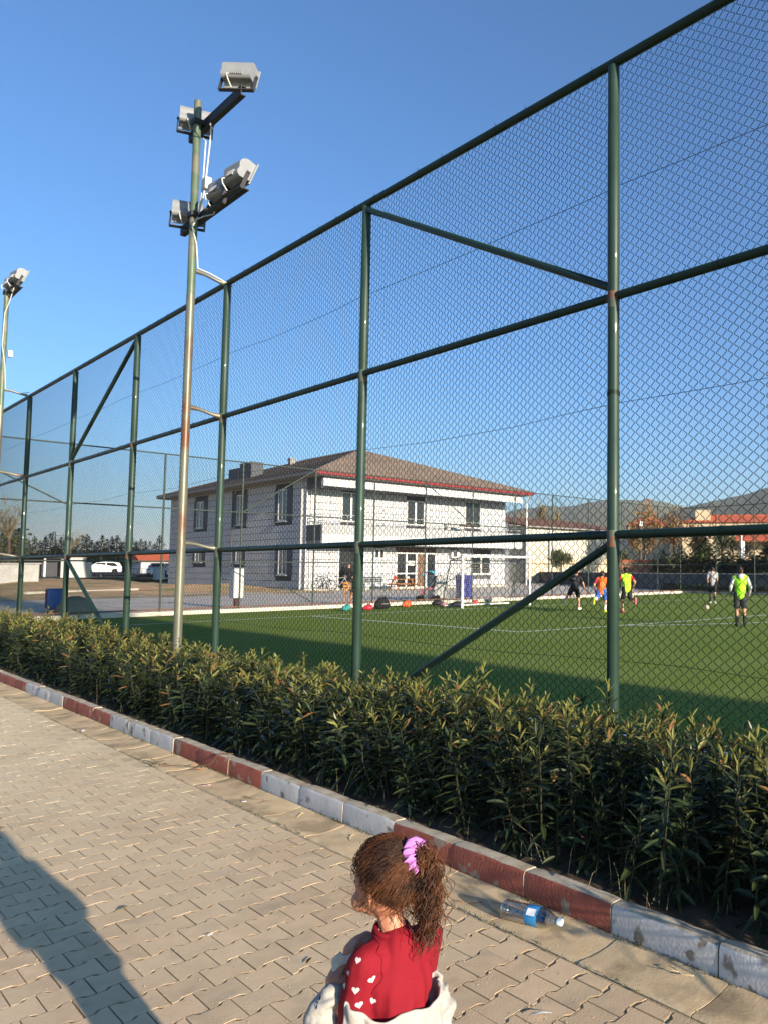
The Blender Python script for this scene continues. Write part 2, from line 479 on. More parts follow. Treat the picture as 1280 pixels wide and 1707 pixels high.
# sloping dirt and grass beyond the yard on the left
mb = MB(); nx, ny = 30, 24; vs = []
for j in range(ny+1):
    for i in range(nx+1):
        x = -8+i*31.2/nx; y = 42+j*60/ny
        x = min(x, 23.2)
        z = .10+max(0, (y-46))*.008+(.28*math.exp(-((y-50-.2*x)/4)**2))+(.5*math.exp(-(((x-13)/5)**2+((y-62)/6)**2)))+rnd.uniform(-.06, .06)*(1 if j else 0)
        vs.append((x, y, z))
tag(MB().add(vs, [(j*(nx+1)+i, j*(nx+1)+i+1, (j+1)*(nx+1)+i+1, (j+1)*(nx+1)+i) for j in range(ny) for i in range(nx)]).build('dirt_slope', m_dirt, None, 'all'), 'ochre leaf-strewn dirt rising behind the yard', kind='structure')
tag(MB().add([(9.6, 47.6, z) for z in (.12, .33)]+[(15.4, 50.0, z) for z in (.12, .36)]+[(15.3, 50.4, z) for z in (.12, .36)]+[(9.5, 48.0, z) for z in (.12, .33)], [(0, 2, 3, 1), (2, 4, 5, 3), (4, 6, 7, 5), (6, 0, 1, 7), (1, 3, 5, 7)]).build('path_edging', m_conc), 'pale concrete edging across the dirt slope', kind='structure')
tag(MB().add([(-60, 100, .75), (80, 102, .75), (90, 122, .9), (-60, 120, .9)], [(0,1,2,3)]).build('access_road', pm('asphalt', (.06, .06, .065), .9, .15, .5)), 'dark asphalt road under the parked cars', kind='structure')

# hills
def ridge(prof, dist, depth, name, label, mat, seed):
    """a hill mass from a skyline given as (azimuth from +Y in degrees, height)"""
    r_ = random.Random(seed); nseg = 120; vs = []
    az = np.linspace(prof[0][0], prof[-1][0], nseg+1)
    hh = np.interp(az, [p[0] for p in prof], [p[1] for p in prof])*1.12
    rows = 9
    from mathutils import noise
    for j in range(rows+1):
        t = j/rows
        for i in range(nseg+1):
            d = dist+depth*t
            sh = math.sin(math.pi*min(t*1.0, 1)*.5) if t <= .7 else math.sin(math.pi*.35)*(1-(t-.7)*1.5)
            sh = (t/.6)**.8 if t <= .6 else 1-(t-.6)*1.2
            x, y = d*math.sin(R(az[i])), d*math.cos(R(az[i]))
            nz = noise.fractal(Vector((x*.0035, y*.0035, seed)), 1.0, 2.0, 5)*.10+noise.fractal(Vector((x*.02, y*.02, seed)), 1.0, 2.0, 4)*.035
            z = hh[i]*max(sh, 0)*(1+nz*(1 if t > 0 else 0))-(2 if t == 0 else 0)
            vs.append((x, y, z))
    k = nseg+1
    o = MB().add(vs, [(j*k+i, j*k+i+1, (j+1)*k+i+1, (j+1)*k+i) for j in range(rows) for i in range(nseg)]).build(name, mat, None, 'all')
    return tag(o, label, kind='structure')
# ================================================================== FENCES
m_green = pm('green_fence_paint', (.017, .038, .028), .46, .18, 5., .12, 60., col2=(.075, .085, .07), c2=(.66, .72), c2scale=2.6, coat=.15)
m_greenrail = pm('green_rail_paint', (.012, .030, .022), .42, .15, 5., .1, 60.)
m_wire = pm('coated_wire', (.004, .007, .006), .5, 0)
m_galv = pm('galvanised_pipe', (.13, .13, .11), .42, .15, 4., .1, 40., metal=.35, col2=(.16, .085, .045), c2=(.56, .66), c2scale=3.5)
m_rustrail = pm('rusty_bottom_rail', (.16, .075, .045), .7, .2, 6., .3, 40., col2=(.10, .09, .07), c2=(.5, .6), c2scale=3.)
m_dgreen = pm('far_fence_paint', (.045, .06, .05), .5, .15, 3.)
FX, FY0, FS = 3.98, 3.438, 3.328
LV = (1.741, 3.466, 5.23)

def chain_mesh(w, h, r, cell=.09, n=3, depth=.0045, name='chain_link_mesh', z0=.04):
    """woven diamond wire: each zigzag wire runs up the fence and hooks its neighbour"""
    half = cell/2; nw = int(round(w/half)); nh = int(round((h-z0)/(cell*.375)))
    if nh % 2: nh += 1
    dz = (h-z0)/nh
    V = []; F = []
    rows = np.arange(nh+1)
    for i in range(nw):
        # wire i zigzags between columns i and i+1
        xs = (i+((rows+i) % 2))*half
        ys = np.where((rows+i) % 2 == 0, depth, -depth)*1.0
        zs = z0+rows*dz
        # soften the corners a little by adding two points near each bend
        P = np.stack([xs, ys, zs], 1)
        d = P[1:]-P[:-1]
        pts = np.empty((2*len(d), 3)); pts[0::2] = P[:-1]+d*.08; pts[1::2] = P[1:]-d*.08
        base = len(V)//1
        k0 = sum(len(a) for a in V)
        m = len(pts)
        # cross-section: n-gon in the plane across the wire (approx fixed axes)
        ring = []
        for k in range(n):
            a = 2*math.pi*k/n+.5
            ring.append([math.cos(a)*r, math.sin(a)*r, 0])
        ring = np.array(ring)
        sgn = np.sign(np.repeat(d[:, 0], 2)); ca = half/math.hypot(half, dz); sa = dz/math.hypot(half, dz)
        allp = np.empty((m, n, 3))
        for k in range(n):
            allp[:, k, 0] = pts[:, 0]+ring[k, 0]*sa
            allp[:, k, 1] = pts[:, 1]+ring[k, 1]
            allp[:, k, 2] = pts[:, 2]-sgn*ring[k, 0]*ca
        V.append(allp.reshape(-1, 3))
        idx = k0+np.arange(m-1)[:, None]*n
        for k in range(n):
            F.append(np.stack([idx[:, 0]+k, idx[:, 0]+(k+1) % n, idx[:, 0]+n+(k+1) % n, idx[:, 0]+n+k], 1))
    V = np.concatenate(V); F = np.concatenate(F)
    me = bpy.data.meshes.new(name)
    me.vertices.add(len(V)); me.vertices.foreach_set('co', V.astype(np.float32).ravel())
    me.loops.add(F.size); me.loops.foreach_set('vertex_index', F.astype(np.int32).ravel())
    me.polygons.add(len(F)); me.polygons.foreach_set('loop_start', np.arange(0, F.size, 4, dtype=np.int32))
    me.polygons.foreach_set('use_smooth', np.ones(len(F), bool))
    me.update(calc_edges=True)
    me.materials.append(m_wire)
    return me
fence = thing('mesh_fence', 'tall green chain-link fence of pipe posts and rails behind the hedge', 'fence', (FX, FY0, 0))
net = chain_mesh(FS, LV[2], .0025, n=4)
post_me = MB().tube([(0,0,-.2), (0,0,1.2), (0,0,1.205), (0,0,2.4), (0,0,2.405), (0,0,3.6), (0,0,3.605), (0,0,4.75), (0,0,4.755), (0,0,LV[2]-.03)],
                    [.044, .044, .0455, .0455, .044, .044, .0455, .0455, .044, .044], 16).mesh('post', m_green, True)
rail_me = MB().tube([(0,.02,0), (0,FS-.02,0)], .031, 10).mesh('rail', m_greenrail, True)
top_me = MB().tube([(0,0,0), (0,FS,0)], .034, 10).mesh('rail', m_greenrail, True)
I0, I1 = -9, 7
m_worn = pm('worn_joint_paint', (.065, .085, .068), .5, .2, 14., .2, 60., col2=(.13, .062, .038), c2=(.52, .58), c2scale=11., objvar=.1)
joints = [MB().tube([(0,0,z-.09), (0,0,z-.085), (0,0,z+.03), (0,0,z+.035)], [r-.002, r, r, r-.002], 16, False).mesh('worn_joint', m_worn, True) for z, r in ((LV[0], .0463), (LV[1], .0448))]
welds = [MB().ell((sx*.012, sy*.046, z-.012), (.016, .010, .022), 7, 5).mesh('weld', m_rustrail, True) for z in LV[:2] for sx, sy in ((-1, -1), (-1, 1))]
for i in range(I0, I1+1):
    y = i*FS
    pst = link('post', post_me, fence, (0, y, 0), rnd.uniform(0, 6))
    for q in joints: link('worn_joint', q, pst)
    for q in welds: link('weld', q, pst, None, -pst.rotation_euler.z)
    if i < I1:
        for z in LV[:2]: link('rail', rail_me, fence, (0, y, z))
        link('rail', top_me, fence, (0, y, LV[2]))
        o = link('chain_link_mesh', net, fence, (.040, y, 0), R(90)); o['kind'] = 'stuff'
        o.rotation_euler = (rnd.uniform(-.004, .004), rnd.uniform(-.003, .003), R(90))
        # slack tension wires woven through the mesh
        for z in (.86, 2.7, 4.3):
            mbw = MB(); s_ = rnd.uniform(.01, .05)
            mbw.tube([(.036, y+FS*t, z+rnd.uniform(-.01, .01)-s_*4*t*(1-t)) for t in np.linspace(0, 1, 7)], .0022, 4, False)
            mbw.build('tension_wire', m_wire, fence, fix=False)
for (a, za), (b, zb) in (((1, LV[2]-.06), (0, LV[1]+.06)), ((0, LV[0]-.06), (1, .06)), ((3, LV[2]-.06), (4, LV[1]+.06)), ((4, LV[0]-.06), (3, .06)), ((6, LV[1]+.05), (7, LV[2]-.05)), ((6, .06), (7, LV[0]-.05)), ((-3, LV[1]), (-2, LV[2]-.06))):
    MB().tube([(-.004, a*FS, za), (-.004, b*FS, zb)], .031, 10).build('brace', m_greenrail, fence, True)
# wire wrapped round the nearest post
tw = MB()
for q in range(3): tw.tube([(.047*math.cos(t), .047*math.sin(t), 2.745+q*.012+.006*math.sin(t*2)) for t in np.linspace(0, 6.4, 14)], .003, 4, False)
tw.build('wire_tie', m_wire, fence, fix=False)
mbt = MB()
for i in range(-1, 7):
    for k in range(9):
        y = i*FS+(k+.5)*FS/9
        for z, rr in ((LV[2], .037), (LV[1], .034), (LV[0], .034)):
            if rnd.random() < .6: mbt.tube([(rr*math.cos(t), y+.004*t, z+rr*math.sin(t)) for t in np.linspace(0, 6.3, 9)]+[(-.03, y+.02, z+.05)], .0018, 3, False)
mbt.build('tie_wire', m_wire, fence, fix=False)['kind'] = 'stuff'

# end fence behind the goal
ef = thing('end_fence', 'tall thin chain-link fence across the far end behind the white goal', 'fence', (FX, 26.86, 0))
ES = 2.48; NE = 14; EL = (37.5-FX)/NE
net2 = chain_mesh(EL, LV[2], .0020, n=3, depth=.003, z0=.16)
p2 = MB().tube([(0,0,.1), (0,0,LV[2]-.02)], .030, 8).mesh('post', m_dgreen, True)
r2 = MB().tube([(.0,0,0), (EL,0,0)], .022, 6).mesh('rail', m_dgreen, True)
r2b = MB().tube([(.0,0,0), (EL,0,0)], .024, 6).mesh('rail', m_rustrail, True)
exs = [0, 2.42, 4.9, 7.35, 9.98, 12.44, 14.87, 17.38, 19.91, 22.41, 25.09, 27.82, 31.16, 33.49]
for k, x in enumerate(exs):
    if k: link('post', p2, ef, (x, 0, 0))
    if k < len(exs)-1:
        s = (exs[k+1]-x)/EL
        for z in LV: o = link('rail', r2, ef, (x, 0, z)); o.scale = (s, 1, 1)
        o = link('rail', r2b, ef, (x, 0, .19)); o.scale = (s, 1, 1)
        o = link('chain_link_mesh', net2, ef, (x, .03, 0)); o.scale = (s, 1, 1); o['kind'] = 'stuff'
for (a, za), (b, zb) in (((4, LV[2]), (3, LV[1])), ((3, LV[0]-.05), (4, .25)), ((6, LV[2]-.05), (7, LV[1])), ((9, LV[2]-.05), (10, LV[1])), ((13, LV[2]), (12, LV[1])), ((0, LV[2]-.6), (1, LV[1]-.1)), ((6, .25), (7, LV[0]-.05)), ((10, .3), (9, LV[0]))):
    MB().tube([(exs[a], -.02, za), (exs[b], -.02, zb)], .022, 6).build('brace', m_dgreen, ef, True)
sf = thing('side_fence', 'far side chain-link fence meeting the end fence at the corner', 'fence', (37.5, 26.86, 0))
p3 = p2
SL = 2.6
net3 = chain_mesh(SL, LV[2], .0020, n=3, depth=.003, z0=.16)
for k in range(0, 9):
    if k: link('post', p3, sf, (0, -k*SL, 0))
    for z in LV: link('rail', r2, sf, (0, -k*SL, z), R(-90)).scale = (SL/EL, 1, 1)
    link('rail', r2b, sf, (0, -k*SL, .19), R(-90)).scale = (SL/EL, 1, 1)
    o = link('chain_link_mesh', net3, sf, (.03, -k*SL, 0), R(-90)); o['kind'] = 'stuff'
link('post', p3, sf, (0, -9*SL, 0))
MB().tube([(0, 0, LV[2]), (0, -SL, LV[1])], .022, 6).build('brace', m_dgreen, sf, True)

# ================================================================== FLOODLIGHT POLES
m_lamp = pm('lamp_grey_metal', (.225, .235, .245), .45, .08, 6., .05, 30., metal=.15)
m_lampdk = pm('lamp_dark_metal', (.035, .035, .04), .5, .1)
m_arm = pm('arm_dark_steel', (.022, .022, .026), .6, .2)
m_cable = pm('white_cable', (.45, .45, .43), .6, .05)
m_lens = glassy('lamp_glass', (.9, .92, .95), .05)
m_pole = pm('weathered_pole', (.125, .128, .10), .42, .15, 5., .15, 40., metal=.3, col2=(.115, .06, .038), c2=(.52, .60), c2scale=3.2, stretch=(1, 1, .35))
m_polegreen = pm('faded_green_pole', (.085, .118, .08), .45, .15, 5., .12, 40., metal=.2, col2=(.14, .14, .11), c2=(.5, .6), c2scale=4.)
def floodlight(parent, loc, yaw, tilt=R(20)):
    """facing local +x"""
    prof = []
    for a in np.linspace(75, 215, 10): prof.append((-.03+.115*math.cos(R(a))*1.0, .05+.115*math.sin(R(a))))
    for a in np.linspace(150, 300, 8): prof.append((-.07+.062*math.cos(R(a)), -.085+.062*math.sin(R(a))))
    prof += [(.055, -.15), (.055, .165)]
    mb = MB().prism(prof, -.22, .22, 'y')
    fl = mb.build('floodlight', m_lamp, parent, True)
    fl.scale = (.84, .78, .84); fl.location = loc; fl.rotation_euler = (Euler0(yaw, tilt))
    fr = MB(); fr.cbox(.056, .078, -.245, .245, -.175, -.145, .004); fr.cbox(.056, .078, -.245, .245, .16, .19, .004); fr.cbox(.056, .078, -.245, -.215, -.145, .16, .004); fr.cbox(.056, .078, .215, .245, -.145, .16, .004)
    fr.build('bezel', m_lamp, fl)
    MB().box(.058, .066, -.214, .214, -.144, .159).build('lens', m_lens, fl)
    br = MB(); br.box(-.03, .02, -.262, -.248, -.30, -.02); br.box(-.03, .02, .248, .262, -.30, -.02); br.box(-.03, .02, -.262, .262, -.315, -.301)
    for s in (-1, 1): br.tube([(-.005, s*.235, -.04), (-.005, s*.275, -.04)], .016, 8)
    br.build('bracket', m_lampdk, fl)
    fin = MB()
    for q in range(6): fin.box(-.142, -.09, -.10+q*.03, -.094+q*.03, -.13, -.045)
    fin.build('cooling_fins', m_lamp, fl)
    MB().tube([(-.12, .1, -.12), (-.16, .1, -.17), (-.13, .08, -.24), (-.05, .05, -.31)], .009, 6).build('cable', m_cable, fl, True)
    return fl
def Euler0(yaw, tilt):
    return (Matrix.Rotation(yaw, 3, 'Z') @ Matrix.Rotation(tilt, 3, 'Y')).to_euler()
def arm(parent, x, y0, y1, z):
    mb = MB(); mb.box(x, x+.012, y0, y1, z-.06, z+.06); mb.box(x+.0125, x+.06, y0, y1, z+.048, z+.06); mb.box(x+.0125, x+.06, y0, y1, z-.06, z-.048)
    return mb.build('crossarm', m_arm, parent)
def lamp_pole(loc, label, H, arms, lamps, struts, group, fence_dx):
    t = thing('floodlight_pole', label, 'light pole', loc, group)
    MB().tube([(0,0,-.1), (0,0,2.9), (0,0,2.91), (0,0,4.95)], [.050, .049, .048, .047], 16).build('pole', m_pole, t, True)
    MB().tube([(0,0,4.951), (0,0,5.9), (0,0,5.906), (0,0,H-.02), (0,0,H)], [.046, .046, .044, .044, .040], 16).build('upper_pole', m_polegreen, t, True)
    for y0, y1, z in arms:
        arm(t, .062, y0, y1, z)
        MB().box(-.056, .0615, -.07, .07, z-.03, z+.03).build('arm_clamp', m_arm, t)
    for y, z, yaw in lamps: floodlight(t, (.10, y, z), yaw)
    for z in struts:
        # pipe flattened at both ends
        mb = MB(); pts = [(.04, 0, z+.02), (.09, 0, z+.018), (.16, 0, z+.01), (fence_dx-.12, 0, z-.03), (fence_dx-.05, 0, z-.036)]
        mb.tube(pts, [.034, .03, .022, .022, .032], 8)
        mb.build('strut', m_galv, t, True)
    return t
lp = lamp_pole((3.545, 10.09, 0), 'tall rusty floodlight pole with two crossarms in front of the fence', 7.49,
     [(-1.12, .46, 7.20), (-1.30, .62, 5.98)], [(-1.0, 7.44, R(42)), (.34, 7.41, R(66)), (-1.10, 6.16, R(6)), (-.62, 6.13, R(6)), (.46, 6.19, R(62))],
     (5.25, 3.50, 1.80), 'floodlight poles along the fence', FX-3.545)
# loose white cables, junction box and the run down to the fence
cb = MB()
cb.tube([(.06, -.25, 7.1), (.08, -.22, 7.2), (.09, -.2, 7.0), (.085, -.12, 6.5), (.075, -.1, 6.42)], .009, 6)
cb.tube([(.06, -.05, 7.0), (.07, -.1, 6.95), (.065, -.08, 6.5), (.06, -.05, 6.2), (.03, -.055, 5.95)], .009, 6)
cb.tube([(.07, -.13, 6.3), (.06, -.08, 6.15), (.02, -.056, 5.93), (-.03, -.05, 5.8), (.02, -.06, 5.6), (.045, -.045, 5.4), (.06, -.03, 5.3), (.2, -.03, 5.28), (.40, -.03, 5.22), (.45, -.04, 5.25), (.47, -.05, 5.18)], .009, 6)
cb.tube([(.07, -.6, 6.02), (.08, -.4, 5.9), (.06, -.15, 5.94), (.0, -.06, 5.9)], .009, 6)
cb.build('cable', m_cable, lp, True)
MB().cbox(.05, .13, -.19, -.10, 6.30, 6.46, .008).build('junction_box', m_cable, lp)
lp2 = lamp_pole((3.50, 20.08, 0), 'distant floodlight pole with a pair of lamps at the left edge', 7.43,
     [(-.75, .45, 7.40)], [(-.48, 7.63, R(8)), (.02, 7.62, R(8))], (5.27, 3.52, 1.80), 'floodlight poles along the fence', FX-3.50)
cb = MB(); cb.tube([(.07, -.3, 7.5), (.02, -.25, 7.2), (-.03, -.06, 6.9), (-.04, -.06, 6.2), (.02, -.06, 5.8), (.05, -.04, 5.3), (.3, -.03, 5.25), (.46, -.05, 5.3)], .009, 6); cb.build('cable', m_cable, lp2, True)
MB().cbox(.05, .13, -.14, -.05, 5.98, 6.12, .008).build('junction_box', m_cable, lp2)

# ================================================================== CLUBHOUSE
m_wall = pm('white_cladding', (.455, .47, .495), .75, .06, 2., .1, 30., objvar=.035)
m_wall_in = pm('wall_joint', (.07, .07, .08), .9, .1)
m_trim = pm('white_render', (.51, .52, .535), .8, .08, 1.5)
m_dkgrey = pm('dark_grey_panel', (.075, .08, .095), .7, .1, 2.)
m_greyp = pm('grey_parapet_panel', (.33, .34, .34), .75, .08, 2.)
m_rooftile = pm('brown_roof_tiles', (.150, .118, .100), .8, .2, 3., 0., col2=(.12, .098, .085), c2=(.45, .6), c2scale=.8)
m_redgut = pm('red_gutter', (.20, .026, .030), .45, .1, 3.)
m_pvc = pm('white_window_frame', (.66, .66, .65), .4, .04)
m_glass = pm('window_glass', (.022, .024, .027), .08, 0, spec=.8)
m_brown = pm('brown_door', (.14, .085, .06), .55, .15, 4.)
m_steel = pm('balcony_rail_steel', (.42, .42, .42), .4, .1, metal=.5)
m_soffit = pm('soffit_boards', (.22, .21, .20), .8, .1)
BX0, BX1, BY0, BY1, BZ = 23.36, 39.9, 46.0, 69.0, .09
ch = thing('clubhouse', 'two-storey white clad clubhouse with brown hipped roof and balcony', 'building', (BX0, BY0, BZ))
def bp(mb, name, mat, parent=ch, smooth=False):
    mb.v = [(x-BX0, y-BY0, z-BZ) for x, y, z in mb.v]
    return mb.build(name, mat, parent, smooth)
ZT = 7.28
bp(MB().box(BX0+.04, BX1, BY0+.04, BY1, BZ-.2, ZT), 'wall', m_wall_in)
# openings on the front (x0,x1,z0,z1,type) and on the left face (y0,y1,...)
front = [(25.72, 27.15, 4.62, 6.62, 'balcony_door'), (30.66, 32.2, 4.62, 6.40, 'balcony_door'), (35.8, 37.35, 4.62, 6.70, 'balcony_door'),
         (25.65, 26.85, .10, 2.95, 'open_door'), (28.2, 29.0, 2.18, 2.92, 'window'), (29.9, 33.25, .12, 2.66, 'glass_door'), (36.5, 38.4, 1.08, 2.62, 'window')]
left = [(61.45, 63.95, 4.65, 6.75, 'w'), (54.6, 56.6, 4.65, 6.85, 'w'), (47.9, 50.25, 4.65, 6.8, 'w'), (61.5, 63.95, 2.0, 2.95, 'w'), (54.6, 56.5, 1.9, 2.95, 'w'), (47.75, 50.0, 1.1, 2.95, 'w')]
def clad(face, u0, u1, openings, ph=.462, pw=1.55):
    n = 0; z = BZ+.16; row = 0
    while z < ZT-.1:
        z1 = min(z+ph, ZT)
        off = (row % 2)*pw/2
        u = u0-off
        while u < u1:
            segs = [(max(u, u0), min(u+pw, u1))]
            for o in openings:
                a, b, c, d = o[:4]
                if z1 > c+.02 and z < d-.02:
                    ns = []
                    for s0, s1 in segs:
                        if b <= s0 or a >= s1: ns.append((s0, s1)); continue
                        if a > s0: ns.append((s0, a))
                        if b < s1: ns.append((b, s1))
                    segs = ns
            for s0, s1 in segs:
                if s1-s0 < .08: continue
                g_ = .017
                mb = MB()
                if face == 'front': mb.box(s0+g_, s1-g_, BY0, BY0+.039, z+g_, z1-g_)
                else: mb.box(BX0, BX0+.039, s0+g_, s1-g_, z+g_, z1-g_)
                yield mb
            u += pw
        z += ph; row += 1
lst = list(clad('front', BX0+.06, BX1, front))+list(clad('left', BY0+.02, BY1, left))
for k, mb in enumerate(lst[:300]): bp(mb, 'cladding_panel', m_wall)
rest_ = MB()
for mb in lst[300:]: rest_.add(mb.v, mb.f)
if rest_.v: bp(rest_, 'cladding_field', m_wall)['kind'] = 'stuff'
bp(MB().box(BX0-.06, BX1+.06, BY0-.06, BY1+.06, BZ-.2, BZ+.14), 'plinth', m_conc)
bp(MB().box(BX0-.012, BX0+.055, BY0-.012, BY0+.055, BZ+.15, ZT), 'corner_trim', m_trim)
def window(face, u0, u1, z0, z1, nm, leafs=2):
    """frame set into the wall with glass leaves behind it"""
    def B(mb, a, b, d0, d1, c, d):
        if face == 'front': mb.box(a, b, BY0+d0, BY0+d1, c, d)
        else: mb.box(BX0+d0, BX0+d1, a, b, c, d)
    fr = MB(); t = .09
    B(fr, u0, u0+t, -.02, .05, z0, z1); B(fr, u1-t, u1, -.02, .05, z0, z1); B(fr, u0+t, u1-t, -.02, .05, z0, z0+t); B(fr, u0+t, u1-t, -.02, .05, z1-t, z1)
    for k in range(1, leafs):
        c = u0+(u1-u0)*k/leafs; B(fr, c-t*.7, c+t*.7, -.018, .05, z0+t, z1-t)
    f = bp(fr, nm, m_pvc)
    for k in range(leafs):
        a = u0+(u1-u0)*k/leafs+t*(1 if k == 0 else .7)+.002; b = u0+(u1-u0)*(k+1)/leafs-t*(1 if k == leafs-1 else .7)-.002
        gl = MB(); B(gl, a, b, .02, .03, z0+t+.002, z1-t-.002); bp(gl, 'pane', m_glass, f)
    if nm == 'window':
        sl = MB(); B(sl, u0-.1, u1+.1, -.10, -.021, z0-.06, z0-.002); bp(sl, 'sill', m_trim, f)
    return f
for a, b, c, d, k in front:
    if k == 'open_door':
        f = bp(MB().box(a, b, BY0+.02, BY0+.035, c, d), 'doorway', m_glass)
        fr = MB(); fr.box(a-.08, a, BY0-.03, BY0+.04, c, d+.08); fr.box(b, b+.08, BY0-.03, BY0+.04, c, d+.08); fr.box(a, b, BY0-.03, BY0+.04, d, d+.08); bp(fr, 'door_frame', m_pvc, f)
        lf = MB()
        lf.box(b+.02, b+.09, BY0-.75, BY0-.03, c, d-.1); bp(lf, 'door_leaf', m_pvc, f)
    elif k == 'glass_door':
        f = window('front', a, b, c, d, 'glass_door', 4)
        bp(MB().box(a+(b-a)*.5+.08, a+(b-a)*.75-.07, BY0-.005, BY0+.012, c+.1, d-.1), 'door_panel', m_brown, f)
        bp(MB().box(a+.1, a+(b-a)*.5-.05, BY0-.024, BY0+.015, c+1.0, c+1.09), 'transom', m_pvc, f)
        bp(MB().box(a+(b-a)*.25+.1, a+(b-a)*.5-.15, BY0-.002, BY0+.010, c+1.62, c+1.95), 'notice_sheet', m_pvc, f)
        bp(MB().box(a, b, BY0-.026, BY0+.035, d+.002, d+.30), 'lintel_panel', m_brown, f)
    else:
        f = window('front', a, b, c, d, k if k == 'balcony_door' else 'window', 2)
for a, b, c, d, k in left:
    s = MB(); s.box(BX0-.035, BX0+.03, a-.05, a+(b-a)*.30, c-.12, d+.12); s.box(BX0-.035, BX0+.03, b-(b-a)*.16, b+.05, c-.12, d+.12)
    s.box(BX0-.035, BX0+.03, a+(b-a)*.30, b-(b-a)*.16, c-.12, c); s.box(BX0-.035, BX0+.03, a+(b-a)*.30, b-(b-a)*.16, d, d+.12)
    bp(s, 'window_surround', m_dkgrey)
    window('left', a+(b-a)*.302, b-(b-a)*.162, c+.002, d-.002, 'window', 2)
# balcony across the front, 2 m deep
by = 44.0
bp(MB().box(BX0, BX1, by+.12, BY0-.002, 3.1, 3.28), 'balcony_slab', m_soffit)
bp(MB().box(BX0+.02, BX1, by, by+.118, 3.08, 3.68), 'balcony_beam', m_trim)
bp(MB().box(BX0+.02, BX1, by+.01, by+.117, 3.684, 4.25), 'parapet', m_greyp)
bp(MB().box(BX0-.005, BX0+.12, by+.12, BY0-.003, 3.281, 4.27), 'balcony_end', m_dkgrey)  # end face in shade: the dark grey puts that shade into the colour
bp(MB().box(BX1-.12, BX1, by+.12, BY0-.003, 3.281, 4.0), 'balcony_end', m_dkgrey)
rl = MB()
for z in (4.5, 4.7, 4.92): rl.tube([(BX0+.05, BY0-.05, z), (BX0+.05, by+.06, z), (BX1-.05, by+.06, z), (BX1-.05, BY0-.05, z)], .024, 6)
for x in np.arange(BX0+.06, BX1, 1.65): rl.tube([(x, by+.06, 4.25), (x, by+.06, 4.92)], .022, 6)
bp(rl, 'balcony_rail', m_steel)
bp(MB().box(BX0+.02, BX1, by, by+.2, 6.70, 7.20), 'roof_beam', m_trim)
bp(MB().box(BX0-.02, BX0+.2, by+.2, BY0-.003, 6.6, 7.20), 'roof_beam', m_dkgrey)  # side of the white beam, coloured dark for the shade on it
bp(MB().box(BX0-.7, BX1+.5, by-.55, BY1+.7, 7.285, 7.33), 'soffit', m_soffit)
ex0, ex1, ey0, ey1, ez = BX0-.8, BX1+.6, by-.65, BY1+.8, 7.50
gt = MB(); gt.box(ex0, ex1, ey0-.06, ey0+.06, ez-.17, ez+.05)
bp(gt, 'gutter', m_redgut)
gt = MB(); gt.box(ex0-.05, ex0+.05, ey0+.062, ey1, ez-.17, ez+.03); gt.box(ex1-.05, ex1+.05, ey0+.062, ey1, ez-.17, ez+.03); gt.box(ex0+.06, ex1-.06, ey1-.05, ey1+.05, ez-.17, ez+.03)
bp(gt, 'gutter', m_soffit)
# hipped roof laid in rows of ridged tiles
rA, rB = Vector((31.0, 53.0, 10.75)), Vector((31.0, 61.5, 10.75))
def slope(p0, p1, q0, q1, rows, cols):
    mb = MB(); vs = []
    p0, p1, q0, q1 = map(Vector, (p0, p1, q0, q1))
    nrm = (p1-p0).cross(q0-p0).normalized()
    if nrm.z < 0: nrm = -nrm
    for r_ in range(rows):
        for e in (0, 1):
            t = (r_+e)/rows
            a = p0.lerp(q0, t); b = p1.lerp(q1, t)
            for c in range(cols+1):
                u = c/cols
                vs.append(a.lerp(b, u)+nrm*(.05 if e == 0 else .0)+nrm*(.03 if c % 2 else 0))
    k = cols+1
    for r_ in range(rows):
        for c in range(cols):
            o = 2*r_*k+c
            mb.f.append((o, o+1, o+k+1, o+k)); mb.m.append(0)
            if r_: mb.f.append((o-k, o-k+1, o+1, o)); mb.m.append(0)
    mb.v = vs; return mb
A_, B_, C_, D_ = (ex0, ey0, ez), (ex1, ey0, ez), (ex1, ey1, ez), (ex0, ey1, ez)
rf = MB()
for s in (slope(A_, B_, rA, rA, 26, 90), slope(D_, A_, rB, rA, 26, 110), slope(B_, C_, rA, rB, 26, 110), slope(C_, D_, rB, rB, 26, 90)): rf.add(s.v, s.f)
roof = bp(rf, 'roof', m_rooftile)
rg = MB()
for a, b in ((rA, rB), (A_, rA), (B_, rA), (C_, rB), (D_, rB)): rg.tube([a, b], .10, 8)
bp(rg, 'ridge_tiles', m_rooftile, roof)
bp(MB().box(28.85, 29.25, 59.7, 60.1, 9.3, 10.45).box(28.8, 29.3, 59.65, 60.15, 10.451, 10.55), 'chimney', m_soffit, roof)
bp(MB().cbox(24.6, 25.5, 57.0, 59.0, 8.3, 9.55, .04).cbox(24.6, 25.4, 59.1, 61.0, 8.2, 9.25, .04), 'rooftop_tank', m_dkgrey, roof)
